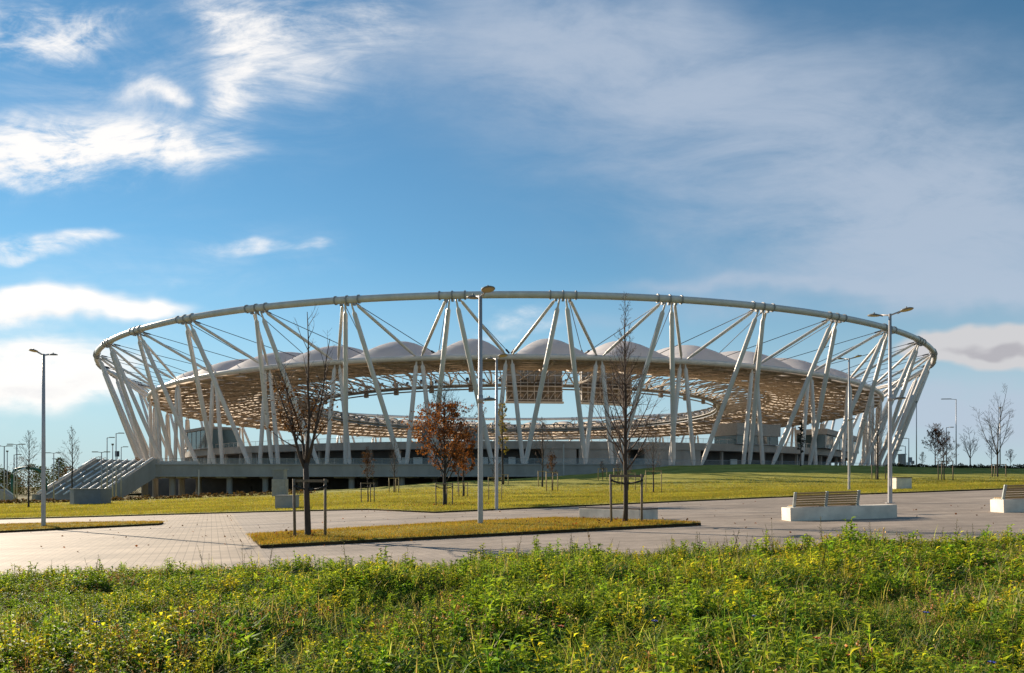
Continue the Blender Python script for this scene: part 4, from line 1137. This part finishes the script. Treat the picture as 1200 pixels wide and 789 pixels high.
def turf():
    rs = np.random.RandomState(9); pr = []
    for q in range(8):
        r = random.Random(q + 300); p = Proto()
        for i in range(7):
            p.blade((r.gauss(0, .06), r.gauss(0, .06), 0), r.uniform(0, 6.28), r.uniform(.035, .08), r.uniform(.007, .012), r.uniform(.1, .9), jit((.30, .215, .045) if r.random() < .6 else (.19, .19, .03), r, .3), 2)
        pr.append(p.arr())
    plan = []
    for poly, n, mulc in ((ISL1, 16000, (1.15, 1.0, 1.0)), (ISL2, 9000, (1.15, 1.0, 1.0))):
        xs = np.array([a for a, b in poly]); ys = np.array([b for a, b in poly])
        x = rs.uniform(xs.min(), xs.max(), n * 3); y = rs.uniform(ys.min(), ys.max(), n * 3); k = inside(x, y, poly); x, y = x[k][:n], y[k][:n]
        m = np.array(mulc)[None] * rs.uniform(.75, 1.2, (len(x), 1)) * (1 + .16 * lf_noise(x, y, 55, .9))[:, None]
        plan.append(('t', x, y, rs.uniform(.8, 1.4, len(x)), m))
    n = 130000; y = 37 + 75 * rs.uniform(0, 1, n) ** 1.5; x = rs.uniform(-.72, .72, n) * y
    e = np.interp(x, [q[0] for q in EDGE], [q[1] for q in EDGE]); k = (y > e + .05) & (rs.uniform(0, 1, n) < np.clip(1.1 - (y - e) / 62, 0, 1)); x, y = x[k], y[k]
    m = rs.uniform(.75, 1.2, (len(x), 1)) * np.array([[1.05, 1.2, 1.25]]) * (1 + .16 * lf_noise(x, y, 56, .5))[:, None]
    plan.append(('t', x, y, rs.uniform(1.0, 1.7, len(x)) * (1 + (y - 40) / 60), m))
    V, T, Cc = scatter(plan, {'t': pr}, rs); V[:, 2] += .09
    far = V[:, 1] > 45
    if far.any():
        V[far, 2] += np.array([gz(a, b) for a, b in V[far, :2]]) - gzv(V[far, 0], V[far, 1])
    o = tint_mesh('turf', V, T, Cc, M['turf'])
    tag(o, 'short yellowing winter turf on the lawn edge and grass islands', 'turf', None, 'stuff'); print('turf tris', len(T))
turf()
def fallen():
    rng = random.Random(91); LC = LeafCloud()
    for (cx, cy, sx, sy, n) in ((-3, 30, 12, 6, 130), (8, 27, 8, 6, 70), (-14, 30, 8, 8, 40), (-6.4, 22.6, 1.2, 1.0, 60), (3.2, 24.2, 1.2, .9, 50), (-4.5, 44.5, 2.0, 1.8, 140)):
        for i in range(n):
            x, y = rng.gauss(cx, sx), rng.gauss(cy, sy)
            if y < 15: continue
            on = y > lawn_edge(x) or inside(np.array([x]), np.array([y]), ISL1)[0] or inside(np.array([x]), np.array([y]), ISL2)[0]
            LC.leaf((x, y, gz(x, y) + (.19 if on else .03)), .075, rng, BROWN + ORANGE[:2], 0)
    tag(LC.build('fallen_leaves', M['dead_leaf'], None), 'scattered brown fallen leaves on the paving and grass', 'leaves', None, 'stuff')
fallen()
# single flowers
def flower(label, px, py, d, col, kind):
    x = (px - CX) / F * d; z = zpx(py, d); g = gz(x, d)
    t = thing('wildflower', label, 'flower', (x, d, g), 0, kind)
    r = random.Random(px); P_ = Proto(); h = z - g
    m = MB(); m.tube([(0, 0, 0), (.01, 0, h * .5), (0, 0, h)], .003, 5); m.build('stem', M['flower_stem'], t)
    m = MB(); m.tube([(0, 0, h - .002), (0, 0, h + .008)], [.012, .009], 8); m.build('centre', M['wood_dark'], t, True)
    m = MB()
    for i in range(8):
        a = i * .785; dx, dy = math.cos(a), math.sin(a); s = .03
        m.add([(dx * .008, dy * .008, h), (dx * s * .7 - dy * s * .3, dy * s * .7 + dx * s * .3, h + .012), (dx * s, dy * s, h + .006), (dx * s * .7 + dy * s * .3, dy * s * .7 - dx * s * .3, h + .012)], [(0, 1, 2, 3)])
    m.build('petals', col, t)
M['flower_stem'] = base_mat('flower_stem', (.08, .13, .03), .6, .1, 5)
M['orange_petal'] = base_mat('orange_petal', (.75, .17, .03), .6, .1, 9)
M['blue_petal'] = base_mat('blue_petal', (.06, .09, .50), .6, .1, 9)
for i, (px, py) in enumerate(((957, 748.5), (975, 756), (955, 766), (964, 774), (996, 769), (957, 786))):
    flower(('highest orange flower of the cluster low in the meadow right of centre', 'dark orange flower just right below the highest one of the cluster', 'orange flower in the middle left of the cluster', 'orange flower low in the cluster, beside the middle left one',
            'orange flower standing apart at the right of the cluster', 'lowest orange flower, at the bottom edge of the view')[i], px, py, 5.6 - i * .07, M['orange_petal'], 'orange flowers in the meadow')
flower('lone red-orange flower in the middle of the meadow', 657, 734.5, 6.3, M['orange_petal'], 'orange flowers in the meadow')
for lab, px, py, d in (('blue cornflower in the right half, left of the orange cluster', 883, 722.5, 6.4), ('blue cornflower in the lower right corner of the meadow', 1162, 777, 5.4), ('blue flower between the orange cluster and the right edge', 1085, 718.5, 6.6),
                       ('small blue flower in the left part of the meadow, lower one', 113, 729.5, 6.3), ('small blue flower in the left part of the meadow, upper one', 225, 717, 6.6), ('blue flower right of the lone red-orange one', 767, 728.5, 6.3)):
    flower(lab, px, py, d, M['blue_petal'], 'blue flowers in the meadow')

# ------------------------------------------------------------------ light, sky, camera
SUN_AZ, SUN_EL = -46.0, 21.0     # degrees from +Y (towards +X), elevation
S = Vector((math.sin(R(SUN_AZ)) * math.cos(R(SUN_EL)), math.cos(R(SUN_AZ)) * math.cos(R(SUN_EL)), math.sin(R(SUN_EL))))
sl_ = bpy.data.lights.new('sun', 'SUN'); sl_.energy = 5.0; sl_.angle = R(.55); sl_.color = (1, .86, .68)
so = bpy.data.objects.new('sun', sl_); C.objects.link(so); so.rotation_euler = S.to_track_quat('Z', 'Y').to_euler()

def sky():
    w = bpy.data.worlds.new('World'); sc.world = w; w.use_nodes = True
    nt = w.node_tree; N = nt.nodes; L = nt.links; N.clear()
    out = N.new('ShaderNodeOutputWorld'); bg = N.new('ShaderNodeBackground'); bg.inputs[1].default_value = .069
    ns = N.new('ShaderNodeTexSky'); ns.sky_type = 'NISHITA'; ns.sun_disc = False; ns.sun_elevation = R(SUN_EL); ns.sun_rotation = R(SUN_AZ); ns.air_density = 1.0; ns.dust_density = .0; ns.ozone_density = 3.0
    hs = N.new('ShaderNodeHueSaturation'); hs.inputs['Saturation'].default_value = 1.1; L.new(ns.outputs[0], hs.inputs['Color'])
    tn = N.new('ShaderNodeMix'); tn.data_type = 'RGBA'; tn.blend_type = 'MULTIPLY'; tn.inputs[0].default_value = 1; tn.inputs[7].default_value = (.83, 1.01, .93, 1); L.new(hs.outputs[0], tn.inputs[6]); L.new(tn.outputs[2], bg.inputs[0])
    tc = N.new('ShaderNodeTexCoord'); sp = N.new('ShaderNodeSeparateXYZ'); L.new(tc.outputs['Generated'], sp.inputs[0])
    def math_(op, a, b=None, c=None):
        n = N.new('ShaderNodeMath'); n.operation = op
        for i, q in enumerate((a, b, c)):
            if q is None: continue
            if isinstance(q, (int, float)): n.inputs[i].default_value = q
            else: L.new(q, n.inputs[i])
        return n.outputs[0]
    yy = math_('MAXIMUM', math_('ABSOLUTE', sp.outputs[1]), .12)
    gx = math_('DIVIDE', sp.outputs[0], yy); gv = math_('DIVIDE', sp.outputs[2], yy)
    cb = N.new('ShaderNodeCombineXYZ'); L.new(gx, cb.inputs[0]); L.new(gv, cb.inputs[1])
    P = cb.outputs[0]
    # cloud-plane coordinates (real perspective of a high flat layer)
    zz = math_('ADD', math_('MAXIMUM', sp.outputs[2], 0.0), .16)
    cb2 = N.new('ShaderNodeCombineXYZ'); L.new(math_('DIVIDE', sp.outputs[0], zz), cb2.inputs[0]); L.new(math_('DIVIDE', sp.outputs[1], zz), cb2.inputs[1]); Q = cb2.outputs[0]
    def noise(vec, scale, detail=8, rough=.6, dist=0.0, rot=0.0, sc3=(1, 1, 1)):
        mp = N.new('ShaderNodeMapping'); mp.inputs['Rotation'].default_value = (0, 0, rot); mp.inputs['Scale'].default_value = sc3; L.new(vec, mp.inputs[0])
        n = N.new('ShaderNodeTexNoise'); n.inputs['Scale'].default_value = scale; n.inputs['Detail'].default_value = detail; n.inputs['Roughness'].default_value = rough; n.inputs['Distortion'].default_value = dist
        L.new(mp.outputs[0], n.inputs['Vector']); return n
    # warp
    wn = noise(P, 4.0, 4, .6)
    vm = N.new('ShaderNodeVectorMath'); vm.operation = 'SUBTRACT'; L.new(wn.outputs['Color'], vm.inputs[0]); vm.inputs[1].default_value = (.5, .5, .5)
    vs = N.new('ShaderNodeVectorMath'); vs.operation = 'SCALE'; L.new(vm.outputs[0], vs.inputs[0]); vs.inputs['Scale'].default_value = .11
    va = N.new('ShaderNodeVectorMath'); va.operation = 'ADD'; L.new(P, va.inputs[0]); L.new(vs.outputs[0], va.inputs[1]); PW = va.outputs[0]
    def blob(px, py, rx, ry, amp, vec=PW, rot=0.0):
        mp = N.new('ShaderNodeMapping'); mp.vector_type = 'TEXTURE'
        mp.inputs['Location'].default_value = ((px - CX) / F, (HY - py) / F, 0); mp.inputs['Rotation'].default_value = (0, 0, R(rot)); mp.inputs['Scale'].default_value = (rx / F, ry / F, 1)
        L.new(vec, mp.inputs[0])
        ln = N.new('ShaderNodeVectorMath'); ln.operation = 'DOT_PRODUCT'; L.new(mp.outputs[0], ln.inputs[0]); L.new(mp.outputs[0], ln.inputs[1])
        e = math_('POWER', 2.718, math_('MULTIPLY', ln.outputs['Value'], -1.0))
        return math_('MULTIPLY', e, amp)
    def total(bl):
        r = None
        for b in bl:
            o = blob(*b); r = o if r is None else math_('ADD', r, o)
        return r
    front = math_('GREATER_THAN', sp.outputs[1], 0.0)
    def mask(tot, nz, lo, hi, n0=.33, n1_=.68, base=.25, gain=1.25):
        m1 = N.new('ShaderNodeMapRange'); L.new(nz, m1.inputs[0]); m1.inputs[1].default_value = n0; m1.inputs[2].default_value = n1_
        m1.inputs[3].default_value = base; m1.inputs[4].default_value = base + gain
        d = math_('MULTIPLY', tot, m1.outputs[0])
        mr = N.new('ShaderNodeMapRange'); mr.interpolation_type = 'SMOOTHSTEP'; L.new(d, mr.inputs[0]); mr.inputs[1].default_value = lo; mr.inputs[2].default_value = hi
        return mr.outputs[0]
    def mixn(ws):
        r = None
        for n_, w_ in ws:
            o_ = math_('MULTIPLY', n_.outputs['Fac'], w_); r = o_ if r is None else math_('ADD', r, o_)
        return r
    # feathery cirrus and flat cumulus on the left
    w1 = total([(100, 168, 130, 38, 1.35), (20, 190, 100, 42, 1.1), (200, 178, 95, 26, .95), (60, 222, 110, 14, .5), (20, 28, 85, 40, 1.2), (85, 45, 50, 24, .8), (172, 104, 32, 11, 1.0), (205, 112, 24, 8, .6), (120, 15, 110, 18, .35)])
    w2 = total([(290, 40, 80, 46, 1.15, PW, -25), (268, 105, 36, 44, 1.2, PW, 15), (250, 130, 40, 14, .7, PW, 20), (350, 20, 120, 40, .55), (390, 85, 70, 40, .35), (470, 20, 110, 50, .4)])
    w3 = total([(40, 292, 80, 15, 1.0), (110, 284, 40, 7, .6), (20, 308, 40, 10, .7), (280, 298, 62, 8, .75), (362, 299, 22, 6, .65), (205, 330, 22, 12, .35), (600, 372, 46, 12, .7), (570, 392, 60, 7, .5), (640, 385, 30, 7, .35), (50, 533, 130, 3, .4)])
    w4 = total([(60, 357, 120, 15, 1.6), (165, 364, 60, 9, 1.0), (0, 362, 60, 20, 1.2), (30, 432, 120, 36, 1.9), (110, 440, 60, 30, 1.4), (10, 398, 60, 9, .7), (150, 455, 40, 14, .7)])
    fa = noise(P, 5.5, 12, .66, .9, R(12), (.75, 1.9, 1)); fb = noise(P, 16, 10, .66, .6, R(20), (.7, 1.7, 1)); fc = noise(P, 5.0, 12, .68, 1.2, R(-58), (.55, 2.2, 1)); fd = noise(P, 5.0, 9, .58, .3, 0, (.5, 2.2, 1))
    m1_ = mask(w1, mixn(((fa, .6), (fb, .4))), .12, 1.25, .36, .66, .1, 1.3)
    m2_ = mask(w2, mixn(((fc, .65), (fb, .35))), .10, 1.45, .36, .66, .12, 1.25)
    m3_ = mask(w3, mixn(((fa, .5), (fb, .5))), .12, 1.2, .36, .66, .12, 1.25)
    m4_ = mask(w4, mixn(((fd, .7), (fb, .3))), .2, 1.35, .34, .66, .2, 1.2)
    w5 = total([(120, 150, 260, 110, .8), (330, 60, 260, 90, .7), (60, 400, 180, 110, .7), (300, 310, 140, 40, .5)])
    m5_ = math_('MULTIPLY', mask(w5, mixn(((fc, .5), (fa, .5))), .1, 1.5, .36, .68, .1, 1.0), .6)
    inv = lambda q: math_('SUBTRACT', 1.0, q)
    mw = inv(math_('MULTIPLY', inv(m5_), math_('MULTIPLY', math_('MULTIPLY', inv(m1_), inv(m2_)), math_('MULTIPLY', inv(m3_), inv(m4_)))))
    veil = total([(880, 140, 330, 125, .9), (1000, 260, 210, 70, .75), (1190, 260, 170, 120, .7), (620, 50, 210, 80, .7), (730, 30, 120, 60, .25), (900, 338, 220, 9, .5, PW, 2), (1050, 325, 200, 26, .4), (850, 365, 110, 20, .45), (1130, 480, 260, 50, 1.1), (1150, 350, 130, 16, .45), (700, 380, 80, 10, .35)])
    g1 = noise(P, 2.4, 9, .6, .5, R(-38), (.8, 1.9, 1)); g2 = noise(P, 7, 9, .66, .5, R(-55), (.6, 1.9, 1))
    mv = mask(veil, mixn(((g1, .6), (g2, .4))), .02, 1.15, .32, .68, .3, 1.1)
    bank = total([(1160, 402, 85, 17, 1.5, PW), (1230, 405, 120, 25, 1.3, P), (1085, 412, 45, 9, .8, P)])
    mb_ = mask(bank, mixn(((fd, .8), (fb, .2))), .4, .9, .3, .7, .55, .8)
    haze = N.new('ShaderNodeMapRange'); haze.interpolation_type = 'SMOOTHSTEP'; L.new(sp.outputs[2], haze.inputs[0]); haze.inputs[1].default_value = .30; haze.inputs[2].default_value = .0; haze.inputs[3].default_value = 0; haze.inputs[4].default_value = .86
    # elsewhere: generic scattered cloud
    ng = noise(Q, 1.1, 8, .6, .4); mg = N.new('ShaderNodeMapRange'); mg.interpolation_type = 'SMOOTHSTEP'; L.new(ng.outputs['Fac'], mg.inputs[0]); mg.inputs[1].default_value = .5; mg.inputs[2].default_value = .75; mg.inputs[4].default_value = .7
    mw = math_('ADD', math_('MULTIPLY', mw, front), math_('MULTIPLY', mg.outputs[0], math_('SUBTRACT', 1.0, front)))
    def layer(prev, col, strength, fac):
        b = N.new('ShaderNodeBackground'); b.inputs[0].default_value = (*col, 1); b.inputs[1].default_value = strength * .6
        if hasattr(col, 'default_value'): pass
        mx = N.new('ShaderNodeMixShader'); L.new(fac, mx.inputs[0]); L.new(prev, mx.inputs[1]); L.new(b.outputs[0], mx.inputs[2]); return mx.outputs[0]
    o = layer(bg.outputs[0], (.56, .73, .85), .79, haze.outputs[0])
    o = layer(o, (.54, .625, .76), .84, math_('MULTIPLY', math_('MULTIPLY', mv, front), .80))
    o = layer(o, (.67, .67, .69), .88, math_('MULTIPLY', mb_, front))
    core = mask(total([(1180, 403, 60, 9, 1.0, PW), (1130, 408, 40, 5, .6, PW)]), fd.outputs['Fac'], .25, .9)
    o = layer(o, (.46, .45, .50), .80, math_('MULTIPLY', math_('MULTIPLY', core, front), .7))
    shade = mask(total([(40, 445, 110, 14, .8, PW), (30, 205, 100, 14, .5, PW), (60, 372, 110, 6, .6, PW)]), fa.outputs['Fac'], .2, 1.0)
    o = layer(o, (1.0, .965, .93), 1.0, math_('MULTIPLY', mw, .93))
    o = layer(o, (.80, .80, .84), .85, math_('MULTIPLY', math_('MULTIPLY', shade, mw), .5))
    L.new(o, out.inputs[0])
sky()

cam = bpy.data.cameras.new('camera'); co = bpy.data.objects.new('camera', cam); C.objects.link(co)
co.location = (0, 0, 0); co.rotation_euler = (R(90), 0, 0)
cam.sensor_width = 36; cam.lens = F / 1200 * 36; cam.clip_start = .1; cam.clip_end = 6000
cam.shift_x = -(CX - 600) / 1200; cam.shift_y = (HY - 394.5) / 1200
sc.camera = co
sc.view_settings.view_transform = 'Standard'; sc.view_settings.look = 'None'; sc.view_settings.gamma = 1; sc.view_settings.exposure = 0.85
sc.view_settings.use_curve_mapping = False
sc.cycles.max_bounces = 8; sc.cycles.transparent_max_bounces = 12
